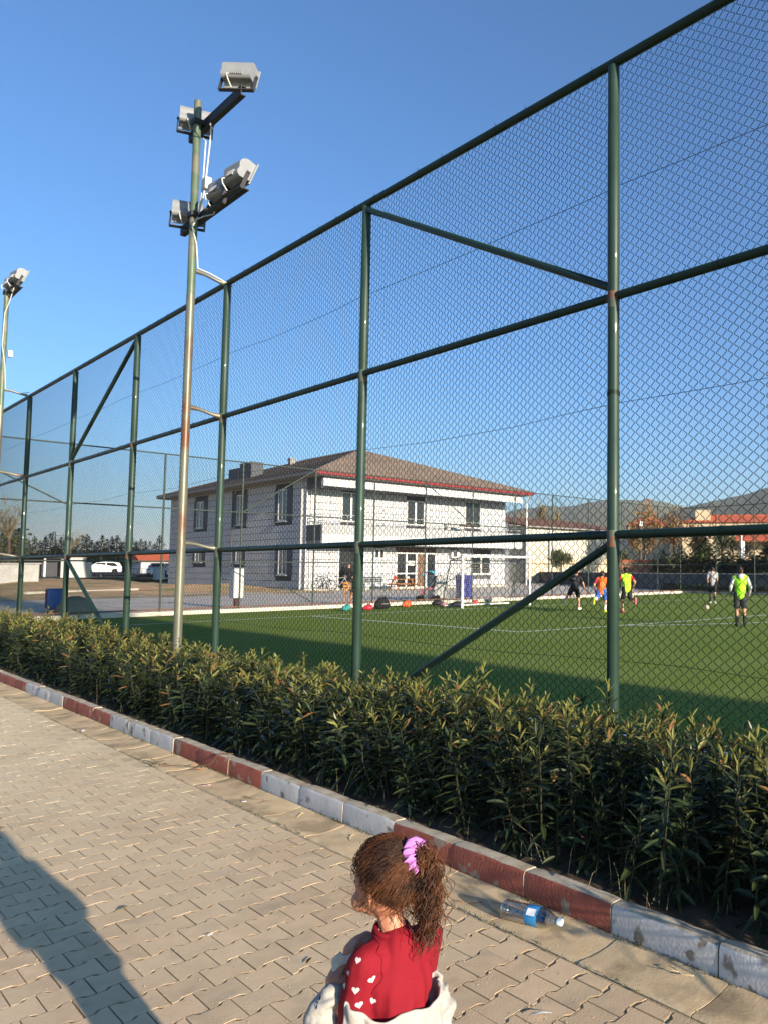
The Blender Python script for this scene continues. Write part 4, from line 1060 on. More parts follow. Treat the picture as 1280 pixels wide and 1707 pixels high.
# ================================================================== PLAYERS AND GOAL
m_skin = pm('skin', (.42, .22, .14), .55, .06, 8., spec=.35)
m_hairdk = pm('dark_hair', (.018, .012, .009), .55, .2, 30.)
def cloth(name, col, rough=.85, var=.06): return pm(name, col, rough, var, 10., .15, 60.)
def person(label, loc, rz, H=1.6, lean=.1, legs=((.3, .2), (-.3, .6)), arms=((.3, .15, .8), (-.3, .15, .8)), shirt=(.1, .1, .1), shorts=(.02, .02, .02), bib=None, socks=None, shoes=(.02, .02, .02), sleeves='short', hair=True, head_turn=0., trousers=False, stripe=False, hood=None, number=None, group='football players on the pitch', twist=0.):
    """figure built on a jointed skeleton facing +y; legs = (hip swing forward, knee bend), arms = (swing forward, abduction, elbow bend)"""
    t = thing('person', label, 'person', loc, group, rz)
    hz = .53*H; J = {}
    Lth, Lsh, Lua, Lfa = .245*H, .24*H, .175*H, .15*H
    sp = Vector((0, math.sin(lean), math.cos(lean)))
    pel = Vector((0, 0, hz))
    J['pel'] = pel
    low = []
    for s, (sw, kb) in zip((-1, 1), legs):
        hip = pel+Vector((s*.055*H, 0, 0))
        kn = hip+Vector((s*.01*H, math.sin(sw), -math.cos(sw)))*Lth
        an = kn+Vector((0, math.sin(sw-kb), -math.cos(sw-kb)))*Lsh
        ft = Vector((s*.15, math.cos(-(sw-kb)*.0+max(-1.2, min(.5, (sw-kb)*.9))), math.sin(max(-1.2, min(.5, (sw-kb)*.9)))))
        J[s] = (hip, kn, an, ft); low.append(min(an.z, an.z+ft.z*.1*H))
    drop = min(low)-.045*H
    t2 = Vector((0, 0, -drop))
    for s in (-1, 1): J[s] = tuple(p+t2 for p in J[s][:3])+(J[s][3],)
    pel = pel+t2
    ch_ = pel+sp*.20*H; sh = pel+sp*.285*H; nk = pel+sp*.325*H
    hd = nk+(sp*.4+Vector((0, .05, .6))).normalized()*.075*H
    A = {}
    for s, (sw, ab, eb) in zip((-1, 1), arms):
        so = sh+Vector((s*.105*H, s*twist, 0))
        d = Vector((s*math.sin(ab), math.sin(sw)*math.cos(ab), -math.cos(sw)*math.cos(ab)))
        el = so+d*Lua
        e2 = Vector((d.x*.3-s*.15, math.sin(sw+eb), -math.cos(sw+eb))).normalized()
        wr = el+e2*Lfa; A[s] = (so, el, wr, e2)
    b = MB()
    b.ell(pel+Vector((0, 0, .01*H)), (.088*H, .065*H, .075*H)); b.ell(ch_, (.098*H, .068*H, .11*H)); cap(b, pel, ch_, .075*H, .08*H); cap(b, ch_, sh, .075*H, .06*H)
    cap(b, sh-Vector((.08*H, 0, 0)), sh+Vector((.08*H, 0, 0)), .038*H, .038*H)
    cap(b, nk-sp*.03*H, hd-Vector((0, 0, .02*H)), .032*H, .03*H)
    M = Matrix.Rotation(head_turn, 3, 'Z')
    b.ell(hd, (.046*H, .058*H, .067*H), 12, 9, M=M); b.ell(hd+M @ Vector((0, .012*H, -.035*H)), (.034*H, .04*H, .035*H), M=M)
    b.ell(hd+M @ Vector((0, .060*H, -.008*H)), (.009*H, .012*H, .014*H), 6, 5, M=M)
    for s in (-1, 1): b.ell(hd+M @ Vector((s*.047*H, -.004*H, -.005*H)), (.007*H, .013*H, .018*H), 6, 5, M=M)
    for s in (-1, 1):
        hip, kn, an, ft = J[s]
        cap(b, hip, kn, .055*H, .036*H); cap(b, kn, an, .036*H, .021*H); b.ell(kn.lerp(an, .3)+Vector((0, -.012*H, 0)), (.030*H, .032*H, .06*H))
        cap(b, an, an+ft*.07*H+Vector((0, 0, -.02*H)), .022*H, .018*H)
        so, el, wr, e2 = A[s]
        cap(b, so, el, .030*H, .023*H); cap(b, el, wr, .024*H, .015*H)
        cap(b, wr, wr+e2*.04*H, .016*H, .018*H)
        sd = Vector((-s, 0, 0)); side = e2.cross(Vector((1, 0, 0))).normalized()
        for q in range(4):
            k0 = wr+e2*.045*H+side*(q-1.5)*.0085*H; L_ = (.032, .038, .035, .027)[q]*H
            cap(b, k0, k0+e2*L_*.5+sd*.002*H, .0046*H, .0045*H, 6); cap(b, k0+e2*L_*.5+sd*.002*H, k0+e2*L_*.8+sd*.014*H, .0045*H, .004*H, 6)
        cap(b, wr+e2*.018*H+side*.012*H, wr+e2*.045*H+side*.027*H+sd*.008*H, .006*H, .005*H, 6)
    link('body', remesh_prims(b, .0085*H/1.6, 3, m_skin), t)
    # shirt
    def torso(e, top=1.):
        s_ = MB()
        s_.ell(pel+Vector((0, 0, .03*H)), (.088*H+e, .066*H+e, .07*H)); s_.ell(ch_, (.10*H+e, .07*H+e, .11*H)); cap(s_, pel, ch_, .078*H+e, .082*H+e); cap(s_, ch_, sh-sp*.01*H, .078*H+e, .056*H+e)
        cap(s_, sh-Vector((.085*H, 0, .004*H)), sh+Vector((.085*H, 0, -.004*H)), .034*H+e, .034*H+e)
        return s_
    st = torso(.008*H)
    for s in (-1, 1):
        so, el, wr, e2 = A[s]
        k = .62 if sleeves == 'short' else 1.
        cap(st, so, so.lerp(el, k), .036*H, .036*H if sleeves == 'short' else .031*H)
        if sleeves == 'long': cap(st, el, el.lerp(wr, .95), .031*H, .023*H)
    link('shirt', remesh_prims(st, .011*H/1.6, 3, cloth('cloth_%d' % len(MATS), shirt)), t)
    if bib:
        bb = torso(.015*H)
        link('bib', remesh_prims(bb, .012*H/1.6, 2, cloth('cloth_%d' % len(MATS), bib)), t)
    # shorts
    so_ = MB(); so_.ell(pel+Vector((0, 0, -.005*H)), (.098*H, .078*H, .06*H)); cap(so_, pel+Vector((-.03*H, 0, .02*H)), pel+Vector((.03*H, 0, .02*H)), .074*H, .074*H)
    for s in (-1, 1):
        hip, kn, an, ft = J[s]
        k = .80 if not trousers else 1.
        cap(so_, hip, hip.lerp(kn, k), .064*H, .056*H if not trousers else .046*H)
        if trousers: cap(so_, kn, an.lerp(kn, .05), .046*H, .038*H)
    link('shorts' if not trousers else 'trousers', remesh_prims(so_, .011*H/1.6, 3, cloth('cloth_%d' % len(MATS), shorts)), t)
    for s in (-1, 1):
        hip, kn, an, ft = J[s]
        if stripe:
            sd = Vector((s*.066*H, 0, 0)); MB().tube([hip+sd*.95, hip.lerp(kn, .45)+sd*.97, hip.lerp(kn, .82)+sd*.92], .010*H, 6).build('stripe', cloth('white_cloth', (.62, .62, .6)), t)
        if socks:
            sk = MB(); cap(sk, kn.lerp(an, .22), an, .036*H, .027*H); link('sock', remesh_prims(sk, .012*H/1.6, 1, cloth('cloth_%d' % len(MATS), socks)), t)
        f = MB(); a2 = an+Vector((0, 0, -.026*H)); cap(f, an-ft*.012*H+Vector((0, 0, -.012*H)), a2+ft*.09*H, .026*H, .021*H); cap(f, a2-ft*.02*H, a2+ft*.05*H, .022*H, .024*H)
        link('shoe', remesh_prims(f, .010*H/1.6, 2, cloth('cloth_%d' % len(MATS), shoes)), t)
    if hair:
        hr = MB(); hr.ell(hd+M @ Vector((0, -.008*H, .014*H)), (.0505*H, .060*H, .0595*H), 14, 10, M=M)
        hr.ell(hd+M @ Vector((0, -.022*H, -.016*H)), (.044*H, .042*H, .045*H), 12, 8, M=M)
        me = remesh_prims(hr, .008*H/1.6, 1, m_hairdk); link('hair', me, t)
    for s in (-1, 1): MB().ell(hd+M @ Vector((s*.019*H, .0545*H, .004*H)), (.006*H, .004*H, .004*H), 8, 5, M=M).build('eye', m_hairdk, t, True)
    mo = MB(); mo.ell(hd+M @ Vector((0, .051*H, -.034*H)), (.014*H, .004*H, .003*H), 8, 5, M=M); mo.build('mouth', pm('lips', (.25, .09, .07), .5, .05), t, True)
    if hood is not None:
        hm_ = MB(); 
        for a in np.linspace(-1.9, 1.9, 9): hm_.ell(nk+Vector((math.sin(a)*.055*H, -math.cos(a)*.052*H, -.004*H)), (.032*H, .026*H, .026*H), 8, 6)
        hm_.ell(nk+Vector((0, -.066*H, -.03*H)), (.05*H, .028*H, .05*H))
        link('hood', remesh_prims(hm_, .012, 3, cloth('cloth_%d' % len(MATS), hood)), t)
    if number is not None:
        nb = MB(); by_ = ch_+sp*.02*H+Vector((0, -.082*H, 0))
        for x0, x1, z0, z1 in number: nb.box(by_.x+x0*H, by_.x+x1*H, by_.y-.006*H, by_.y, by_.z+z0*H, by_.z+z1*H)
        nb.build('shirt_number', cloth('grey_print', (.35, .35, .36)), t)
    return t
AW = math.atan2(-.855, .515)           # facing straight away from the photographer
person('player in lime green vest over a grey hoodie standing with his back turned', (16.7, 10.07, .005), R(-52), 1.55, .02, ((.10, .10), (-.06, .06)), ((-.1, .34, .75), (-.1, .36, .85)), (.36, .37, .38), (.035, .035, .038), (.30, .72, .03), (.02, .02, .02), (.02, .02, .022), 'long', head_turn=-.35, hood=(.36, .37, .38))
person('player in plain grey shirt and black shorts walking far off near the wall', (26.6, 17.4, .005), R(-55), 1.60, .08, ((.28, .22), (-.22, .30)), ((-.25, .16, .4), (.25, .12, .45)), (.27, .27, .28), (.015, .015, .017), None, (.03, .03, .03), (.45, .45, .45), group='football players on the pitch')
person('player in lime vest over a red shirt running away in pink boots', (19.35, 16.1, .005), R(-25), 1.58, .16, ((.45, .55), (-.30, 1.45)), ((.55, .30, 1.4), (-.65, .38, 1.2)), (.40, .025, .035), (.018, .018, .02), (.42, .80, .04), None, (.70, .12, .17), stripe=True)
person('player in orange vest and blue shorts running half hidden by the nearest post', (18.95, 16.9, .005), R(-62), 1.50, .20, ((-.85, .75), (.65, .75)), ((-.6, .30, 1.1), (.6, .25, 1.3)), (.42, .03, .04), (.04, .11, .42), (.72, .14, .03), (.66, .66, .64), (.50, .62, .05))
person('player in black with a number on his back leaning into a run', (19.6, 18.8, .005), R(-70), 1.58, .36, ((-.80, .45), (.50, .40)), ((.45, .25, .7), (.25, .3, .45)), (.016, .016, .018), (.014, .014, .016), None, None, (.55, .56, .52), number=[(-.028, -.018, -.04, .03), (.0, .03, .022, .03), (.0, .03, -.009, -.001), (.0, .03, -.04, -.032), (.022, .03, -.04, .03), (.0, .008, -.001, .03)], twist=.03)
person('person in black clothes standing in the open doorway of the clubhouse', (25.9, 45.2, .09), R(160), 1.75, .02, ((.05, .05), (-.05, .05)), ((.1, .15, .4), (.1, .15, .6)), (.014, .014, .015), (.012, .012, .013), None, None, (.3, .28, .26), 'long', trousers=True, group='bystanders by the clubhouse')
# ball
bm_ = bmesh.new(); bmesh.ops.create_icosphere(bm_, subdivisions=2, radius=.085); mb = MB(); bm_.verts.index_update(); mb.add([v.co for v in bm_.verts], [[v.index for v in f.verts] for f in bm_.faces], 0); bm_.free()
mb.m = [1 if (i*7) % 5 == 0 else 0 for i in range(len(mb.f))]
tag(mb.build('football', [cloth('ball_white', (.45, .36, .32)), cloth('ball_red', (.45, .16, .10))], None, True, (23.0, 15.3, .091)), 'white and reddish football on the turf left of the player in the hoodie', 'football')

# goal
m_goal = pm('goal_white', (.70, .70, .68), .45, .05, 4.)
m_net = pm('goal_net', (.26, .26, .26), .8, .1)
gl = thing('football_goal', 'small white framed football goal with a grey net', 'goal', (19.45, 22.85, .006))
GW, GH = 1.72, 1.97
for s in (-1, 1): MB().tube([(s*GW, 0, 0), (s*GW, 0, GH)], .05, 10).build('goalpost', m_goal, gl, True)
MB().tube([(-GW-.05, 0, GH), (GW+.05, 0, GH)], .05, 10).build('crossbar', m_goal, gl, True)
for s in (-1, 1): MB().tube([(s*GW, .02, .05), (s*GW, 1.25, .05), (s*GW, .75, GH-.15), (s*GW, .03, GH-.02)], .022, 6).build('net_support', m_galv, gl, True)
MB().tube([(-GW, 1.25, .05), (GW, 1.25, .05)], .03, 6).build('ground_bar', m_goal, gl)
MB().tube([(-GW, .75, GH-.15), (GW, .75, GH-.15)], .015, 5).build('rear_bar', m_galv, gl)
nm = MB(); r_ = random.Random(5)
def netp(u, v): # u across, v down from the crossbar
    x = -GW+2*GW*u
    if v < .25: y, z = .75*v/.25, GH-.15*v/.25
    else: k = (v-.25)/.75; y, z = .75+.5*k-.10*math.sin(math.pi*k), (GH-.15)*(1-k)+.05
    return (x+.03*math.sin(v*9+u*7), y+.03*math.sin(u*11+v*5), z-.05*math.sin(math.pi*u)*(v < .3))
for k in range(35): nm.tube([netp(k/34, v) for v in np.linspace(0, 1, 22)], .0035, 3, False)
for k in range(26): nm.tube([netp(u, k/25) for u in np.linspace(0, 1, 20)], .0035, 3, False)
for s in (-1, 1):
    for k in range(1, 12):
        y = 1.2*k/12; zt = GH-.15*min(1, y/.75) if y < .75 else (GH-.15)*(1-(y-.75)/.5)+.05
        nm.tube([(s*GW, y, .05), (s*GW+.03*s, y, zt*.5), (s*GW, y, zt)], .0035, 3, False)
    for k in range(1, 18):
        z = GH*k/18; ye = .75+.5*(1-z/(GH-.15)) if z < GH-.15 else .3
        nm.tube([(s*GW, .0, z), (s*GW+.03*s, ye*.5, z-.02), (s*GW, ye, z)], .0035, 3, False)
nm.build('net', m_net, gl, fix=False)['kind'] = 'stuff'

# ---------------------------------------------------------------- things along the end kerb and in front of the clubhouse
def bag(loc, sz, col, label, strap=True, rz=0., cat='bag'):
    t = thing('sports_bag', label, cat, loc, 'bags left along the end kerb', rz)
    b = MB(); x, y, z = [q*.74 for q in sz]
    b.ell((0, 0, z*.45), (x, y, z*.5)); cap(b, (-x*.7, 0, z*.32), (x*.7, 0, z*.3), z*.3, z*.28); b.ell((x*.3, 0, z*.7), (x*.5, y*.8, z*.3)); b.ell((0, y*.5, z*.3), (x*.6, y*.5, z*.28))
    link('bag_body', remesh_prims(b, .02, 3, cloth('bag_%d' % len(MATS), col)), t)
    if strap: MB().tube([(-x*.6, 0, z*.6), (-x*.2, -y*.3, z*1.05), (x*.3, -y*.2, z*1.1), (x*.6, 0, z*.6)], .014, 5).build('strap', cloth('bag_strap', (.03, .03, .03)), t, True)
    MB().box(-x*.5, x*.5, -y*1.0-.006, -y*.9, z*.42, z*.45).build('zip', m_steel, t)
    return t
bag((15.55, 24.75, .006), (.36, .26, .62), (.013, .013, .015), 'large black backpack slumped at the foot of the end fence')
bag((14.1, 24.7, .006), (.26, .2, .30), (.03, .22, .22), 'teal and black bag left of the nearest middle post', rz=.4)
bag((14.85, 24.55, .006), (.25, .2, .28), (.50, .02, .045), 'bright red bag on the turf right of the middle post')
bag((17.1, 25.5, .006), (.28, .2, .34), (.62, .10, .035), 'orange jacket bundle on the turf left of the goal', False, cat='jacket')
bag((16.4, 25.9, .006), (.3, .2, .2), (.05, .05, .055), 'small dark bag between black backpack and orange bundle')
bag((18.6, 25.6, .006), (.33, .22, .30), (.016, .016, .018), 'flat black bag left of the goal by the kerb')
bag((18.2, 23.8, .006), (.36, .24, .32), (.018, .018, .022), 'square black bag beside the left goalpost', rz=.2)
bag((17.95, 24.3, .006), (.22, .16, .26), (.58, .25, .27), 'pink bag behind the square black one', False)
bag((20.4, 25.4, .006), (.2, .18, .26), (.55, .06, .05), 'red bag inside the goal by the left post', False)
bag((23.9, 25.6, .006), (.3, .22, .26), (.03, .03, .035), 'dark bag by the right side of the goal')
bag((26.8, 25.8, .006), (.28, .2, .22), (.20, .19, .18), 'grey bag right of the goal behind the slanted brace', False)
# stones and grass by the goal
t = thing('stone_block', 'pale stone block lying behind the goal', 'stone', (22.3, 26.3, .006)); mb = MB(); mb.cbox(-.35, .35, -.14, .14, 0, .2, .03); mb.build('block_body', m_conc, t)
# plastic chair, bin, stroller, cabinet
def chair(loc, rz, col, label):
    t = thing('wooden_chair', label, 'chair', loc, None, rz); m = pm('chair_'+label[:6], col, .5, .12)
    for sx in (-1, 1):
        MB().tube([(sx*.19, -.18, 0), (sx*.18, -.17, .42)], .02, 6).build('leg', m, t)
        MB().tube([(sx*.19, .2, 0), (sx*.18, .18, .44), (sx*.18, .24, .88)], .02, 6).build('leg', m, t)
    MB().cbox(-.22, .22, -.21, .21, .421, .46, .012).build('seat', m, t)
    for z in (.58, .72, .84): MB().cbox(-.2, .2, .19+(z-.44)*.14, .215+(z-.44)*.14, z-.045, z+.04, .008).build('back_slat', m, t)
    return t
chair((15.95, 27.6, .09), R(20), (.42, .19, .06), 'orange brown wooden chair behind the fence by the middle post')
bag((16.05, 27.55, .55), (.16, .14, .28), (.02, .02, .02), 'small black bag resting on the orange brown chair', False)
bn = thing('wheelie_bin', 'tall dark blue bin behind the end fence', 'bin', (21.35, 27.4, .09))
m_bin = pm('blue_bin_plastic', (.025, .035, .28), .45, .08)
mb = MB(); mb.add([(-.22, -.24, .05), (.22, -.24, .05), (.22, .24, .05), (-.22, .24, .05), (-.27, -.29, 1.08), (.27, -.29, 1.08), (.27, .29, 1.08), (-.27, .29, 1.08)], [(0,3,2,1), (4,5,6,7), (0,1,5,4), (1,2,6,5), (2,3,7,6), (3,0,4,7)]); mb.build('bin_body', m_bin, bn)
MB().cbox(-.29, .29, -.32, .31, 1.081, 1.13, .015).build('lid', m_bin, bn); MB().tube([(-.2, .34, 1.05), (.2, .34, 1.05)], .02, 6).build('handle', m_bin, bn)
for s in (-1, 1): MB().tube([(s*.22, .2, .09), (s*.28, .2, .09)], .09, 12).build('wheel', m_dkgrey, bn)
gb = thing('steel_cabinet', 'grey metal cabinet behind the end fence left of the goal', 'cabinet', (20.5, 28.2, .09)); MB().cbox(-.36, .36, -.25, .25, .08, 1.12, .015).build('cabinet_body', m_greyp, gb); MB().box(-.33, -.01, -.262, -.251, .12, 1.08).build('door', m_greyp, gb); MB().box(.01, .33, -.262, -.251, .12, 1.08).build('door', m_greyp, gb)
for sx in (-.3, .3): MB().box(sx-.03, sx+.03, -.2, .2, 0, .08).build('foot', m_dkgrey, gb)
sr = thing('pushchair', 'pushchair with a cyan hood and pink seat behind the end fence', 'pushchair', (19.65, 27.7, .09), rz=R(40))
m_cy = cloth('cyan_cloth', (.08, .42, .60)); m_pk = cloth('pink_cloth', (.55, .12, .16)); m_dk2 = cloth('black_cloth', (.015, .015, .017))
hdm = MB(); 
for k in range(7):
    a0, a1 = R(20+k*18), R(20+(k+1)*18)
    for s0, s1 in ((-.22, 0), (0, .22)): hdm.quad((s0, -.05+.3*math.cos(a0), 1.0+.3*math.sin(a0)), (s1, -.05+.3*math.cos(a0), 1.0+.32*math.sin(a0)), (s1, -.05+.3*math.cos(a1), 1.0+.32*math.sin(a1)), (s0, -.05+.3*math.cos(a1), 1.0+.3*math.sin(a1)))
hd_ = hdm.build('hood', m_cy, sr); sm_ = hd_.modifiers.new('s', 'SOLIDIFY'); sm_.thickness = .012
MB().cbox(-.2, .2, -.2, .16, .5, .58, .03).build('seat', m_pk, sr); MB().add([(-.2, -.2, .58), (.2, -.2, .58), (.2, -.34, 1.1), (-.2, -.34, 1.1), (-.2, -.16, .58), (.2, -.16, .58), (.2, -.30, 1.1), (-.2, -.30, 1.1)], [(0,1,2,3), (4,7,6,5), (0,4,5,1), (1,5,6,2), (2,6,7,3), (3,7,4,0)]).build('backrest', m_dk2, sr)
MB().cbox(-.17, .17, .17, .3, .25, .5, .03).build('footrest', m_pk, sr)
for s in (-1, 1):
    MB().tube([(s*.24, .36, .13), (s*.24, -.1, .55), (s*.24, -.45, 1.1), (s*.2, -.52, 1.12)], .014, 6).build('frame', m_steel, sr, True)
    MB().tube([(s*.24, -.34, .13), (s*.24, .1, .55)], .014, 6).build('frame', m_steel, sr)
    for y in (-.34, .36): MB().lathe([(.08, -.025), (.125, -.025), (.125, .025), (.08, .025)], 16, (s*.24, y, .125), 'x').build('wheel', m_dk2, sr, True)
MB().tube([(-.2, -.52, 1.12), (.2, -.52, 1.12)], .016, 6).build('handle', m_dk2, sr)
# picnic table, bench, bicycles
m_wood = pm('orange_stained_wood', (.40, .16, .055), .55, .15, 5.)
pt = thing('picnic_table', 'orange wooden picnic table in front of the clubhouse', 'table', (28.6, 43.2, .09))
for k in range(5): MB().cbox(-.85, .85, -.36+k*.145, -.23+k*.145, .70, .74, .006).build('tabletop_plank', m_wood, pt)
for s in (-1, 1):
    for k in range(2): MB().cbox(-.85, .85, s*.72-.14+k*.142, s*.72-.006+k*.142, .40, .435, .006).build('bench_plank', m_wood, pt)
    for s2 in (-1, 1): MB().tube([(s*.62, s2*.55, 0), (s*.62, s2*.12, .698)], .038, 6).build('leg', m_wood, pt)
    MB().cbox(s*.62-.05, s*.62-.005, -.84, .84, .34, .398, .006).build('crossbeam', m_wood, pt)
bag((28.9, 43.1, .832), (.2, .14, .24), (.62, .60, .55), 'white bag standing on the orange picnic table', False); bag((28.1, 43.3, .832), (.18, .14, .28), (.55, .10, .04), 'orange bag standing on the picnic table', False)
bn2 = thing('dark_bench', 'dark bench with a slatted back left of the picnic table', 'bench', (26.7, 43.6, .09))
for k in range(3): MB().cbox(-.8, .8, -.2+k*.14, -.08+k*.14, .42, .45, .005).build('seat_slat', m_dkgrey, bn2)
for k in range(3): MB().cbox(-.8, .8, .24+k*.015, .265+k*.015, .52+k*.13, .62+k*.13, .005).build('back_slat', m_dkgrey, bn2)
for s in (-.7, .7): MB().tube([(s, -.18, 0), (s, -.15, .42)], .025, 6).build('leg', m_dkgrey, bn2); MB().tube([(s, .16, 0), (s, .21, .45), (s, .30, .9)], .025, 6).build('leg', m_dkgrey, bn2)
def bicycle(loc, rz, col, label, tilt=.1):
    t = thing('bicycle', label, 'bicycle', loc, 'bicycles leaning on the clubhouse wall', rz); m = pm('bike_'+label[:8].replace(' ', '_'), col, .4, .05)
    for x in (-.52, .52):
        w = MB(); w.tube([(x+.33*math.cos(a), 0, .34+.33*math.sin(a)) for a in np.linspace(0, 2*math.pi, 29)], .018, 5, False); w_ = w.build('wheel', pm('tyre_black', (.02, .02, .02), .85, .1), t, True)
        s_ = MB()
        for k in range(14): a = 2*math.pi*k/14; s_.tube([(x, 0, .34), (x+.32*math.cos(a), 0, .34+.32*math.sin(a))], .0035, 3, False)
        s_.tube([(x, -.04, .34), (x, .04, .34)], .025, 8); s_.build('spokes', m_steel, w_)
    f = MB(); 
    for a, b in (((-.52, .34), (-.05, .32)), ((-.52, .34), (-.18, .82)), ((-.05, .32), (-.2, .9)), ((-.05, .32), (.33, .80)), ((-.18, .80), (.31, .86)), ((.52, .34), (.30, .92))): f.tube([(a[0], 0, a[1]), (b[0], 0, b[1])], .018, 6)
    f.build('frame', m, t, True); MB().ell((-.21, 0, .92), (.13, .06, .03)).build('saddle', m_dk2, t, True)
    MB().tube([(.28, -.27, .98), (.33, -.1, 1.0), (.30, 0, .93), (.33, .1, 1.0), (.28, .27, .98)], .014, 6).build('handlebar', m_steel, t, True)
    MB().lathe([(.02, -.01), (.09, -.01), (.09, .01), (.02, .01)], 14, (-.05, .04, .32), 'y').build('chainring', m_dk2, t)
    t.rotation_euler = (tilt, 0, rz); return t
bicycle((24.35, 45.4, .09), R(5), (.03, .03, .035), 'black bicycle leaning near the left corner of the clubhouse front', -.12)
bicycle((25.2, 45.0, .09), R(-12), (.30, .30, .32), 'silver bicycle standing beside the person in black', -.10)
# ================================================================== HEDGE (oleander)
m_leaf = pm('oleander_leaf', (.027, .040, .015), .36, .25, 6., spec=.32, objvar=.22, trans=.14)
m_tipleaf = pm('young_sunlit_leaf', (.19, .19, .052), .45, .25, 6., spec=.3, objvar=.15, trans=.35)  # young tip leaves, paled further so the hedge top looks sunlit
m_dead = pm('dead_leaf', (.20, .105, .045), .7, .2, 8., trans=.2)
m_stem = pm('oleander_stem', (.024, .025, .013), .8, .2, 10.)
def leaf(mb, p, d, L, W, droop, r_, mi):
    """lance-shaped leaf with a folded midrib, curving along its length"""
    d = Vector(d).normalized(); sd = d.cross(Vector((0, 0, 1)))
    sd = sd.normalized() if sd.length > 1e-3 else Vector((1, 0, 0))
    up = sd.cross(d)
    roll = r_.uniform(-.7, .7); sd, up = sd*math.cos(roll)+up*math.sin(roll), up*math.cos(roll)-sd*math.sin(roll)
    prof = ((0, .10), (.22, .72), (.5, 1.), (.78, .66), (1., .02))
    vs = []
    for t, w in prof:
        c = Vector(p)+d*L*t-Vector((0, 0, 1))*droop*L*t*t
        vs += [c-sd*W*w*.5+up*W*w*.14, c-up*W*w*.05, c+sd*W*w*.5+up*W*w*.14]
    fs = []
    for i in range(4):
        o = i*3; fs += [(o, o+1, o+4, o+3), (o+1, o+2, o+5, o+4)]
    mb.add(vs, fs, mi)
def shoot(seed, h=.6, dense=1., lo=.12):
    r_ = random.Random(seed); mb = MB()
    lean = Vector((r_.uniform(-.12, .12), r_.uniform(-.12, .12), 1)).normalized()
    n = max(5, int((h-lo)/.033*dense)); pts = [Vector((0, 0, -.05))]
    for i in range(1, 7):
        z = h*i/6; pts.append(lean*z+Vector((r_.uniform(-.008, .008), r_.uniform(-.008, .008), 0)))
    mb.tube(pts, [.0055, .0055, .005, .0045, .004, .003, .0016], 5, mi=2)
    ph = r_.uniform(0, 6)
    for i in range(n):
        t = i/(n-1); z = lo+(h-lo)*t
        p = lean*z
        for k in range(3):
            if t < .5 and r_.random() < .10: continue
            a = ph+i*1.05+k*2.094+r_.uniform(-.3, .3)
            el = (-.25+1.15*t**1.5)+r_.uniform(-.3, .3) if t < .93 else 1.15+r_.uniform(-.2, .2)
            L = r_.uniform(.07, .142)*(1 if t < .88 else .62-.2*(t-.88)*4); W = L*r_.uniform(.165, .23)
            mi = 1 if h > .51 and ((t > .80 and r_.random() < .78) or r_.random() < .012) else 0  # pale leaves on tall shoots only, so the front stays dark as if shaded
            if r_.random() < .016: mi = 3
            leaf(mb, p, (math.cos(a)*math.cos(el), math.sin(a)*math.cos(el), math.sin(el)), L, W, r_.uniform(.05, .38) if t < .9 else .05, r_, mi)
    return mb
LM = [m_leaf, m_tipleaf, m_stem, m_dead]
variants = [shoot(50+i, h, 1., lo) for i, (h, lo) in enumerate(((.60, .10), (.55, .06), (.64, .12), (.58, .08), (.50, .05), (.66, .14), (.40, .03), (.53, .08), (.30, .02)))]
vmesh = [v.mesh('shoot', LM, False, fix=False) for v in variants]
hedge = thing('hedge', 'clipped oleander hedge with lance leaves between kerb and fence', 'hedge', (3.2, 3, .08))
m_core = None
pos = []
r_ = random.Random(21)
y = -.6
while y < 27.5:
    for x in np.arange(2.59, 3.92, .113):
        xx = x+r_.uniform(-.05, .05); yy = y+r_.uniform(-.05, .05)
        edge = xx < 2.75
        k = r_.choice((6, 8, 6, 4)) if edge and r_.random() < .65 else r_.randrange(0, 8)
        pos.append((xx, yy, k))
    y += .118 if y < 9 else .16
def order(p): return (0 if seen((p[0], p[1], .5), 120) else 1, math.hypot(p[0], p[1]))
for q in range(7): pos.append((2.54, .02+q*.11, 0))      # unseen stray shoots added over the kerb to throw leaf shadows into the gutter
pos.sort(key=order)
Vs, Fs, Ms = [], [], []; voff = 0
arrs = [(np.array(v.v), np.array([f if len(f) == 4 else tuple(f)+(-1,)*0 for f in v.f if len(f) == 4]), np.array([m for f, m in zip(v.f, v.m) if len(f) == 4])) for v in variants]
for i, (x, y, k) in enumerate(pos):
    rz = r_.uniform(0, 6.283); s = r_.uniform(.88, 1.08); sz = s*(float(np.interp(y, [0, 3, 5, 6.5, 8, 10, 13, 20], [.62, .60, .555, .53, .50, .55, .63, .56]))-.24*max(0, x-3.3))/.60*(1-.05*math.sin(y*1.7+x*3))*(1.13 if (i*7) % 11 == 0 else (.86 if i % 5 == 0 else 1))
    tx, ty = r_.uniform(-.2, .2)+(-.16 if x < 2.85 else 0)+(.06 if x > 3.75 else 0), r_.uniform(-.2, .2)
    if x == 2.54: tx = -.62
    z = .085-.08
    if i < 300:
        o = link('shoot', vmesh[k], hedge, (x-3.2, y-3, z)); o.rotation_euler = (-ty, tx, rz); o.scale = (s, s, sz)
    else:
        Mx = (Matrix.Rotation(-ty, 3, 'X') if False else (Matrix.Rotation(rz, 3, 'Z')))
        from mathutils import Euler
        Mx = np.array(Euler((-ty, tx, rz)).to_matrix()) @ np.diag((s, s, sz))
        V, F, M_ = arrs[k]
        Vs.append(V @ Mx.T+np.array((x-3.2, y-3, z))); Fs.append(F+voff); Ms.append(M_); voff += len(V)
Vs = np.concatenate(Vs); Fs = np.concatenate(Fs); Ms = np.concatenate(Ms)
me = bpy.data.meshes.new('foliage')
me.vertices.add(len(Vs)); me.vertices.foreach_set('co', Vs.astype(np.float32).ravel())
me.loops.add(Fs.size); me.loops.foreach_set('vertex_index', Fs.astype(np.int32).ravel())
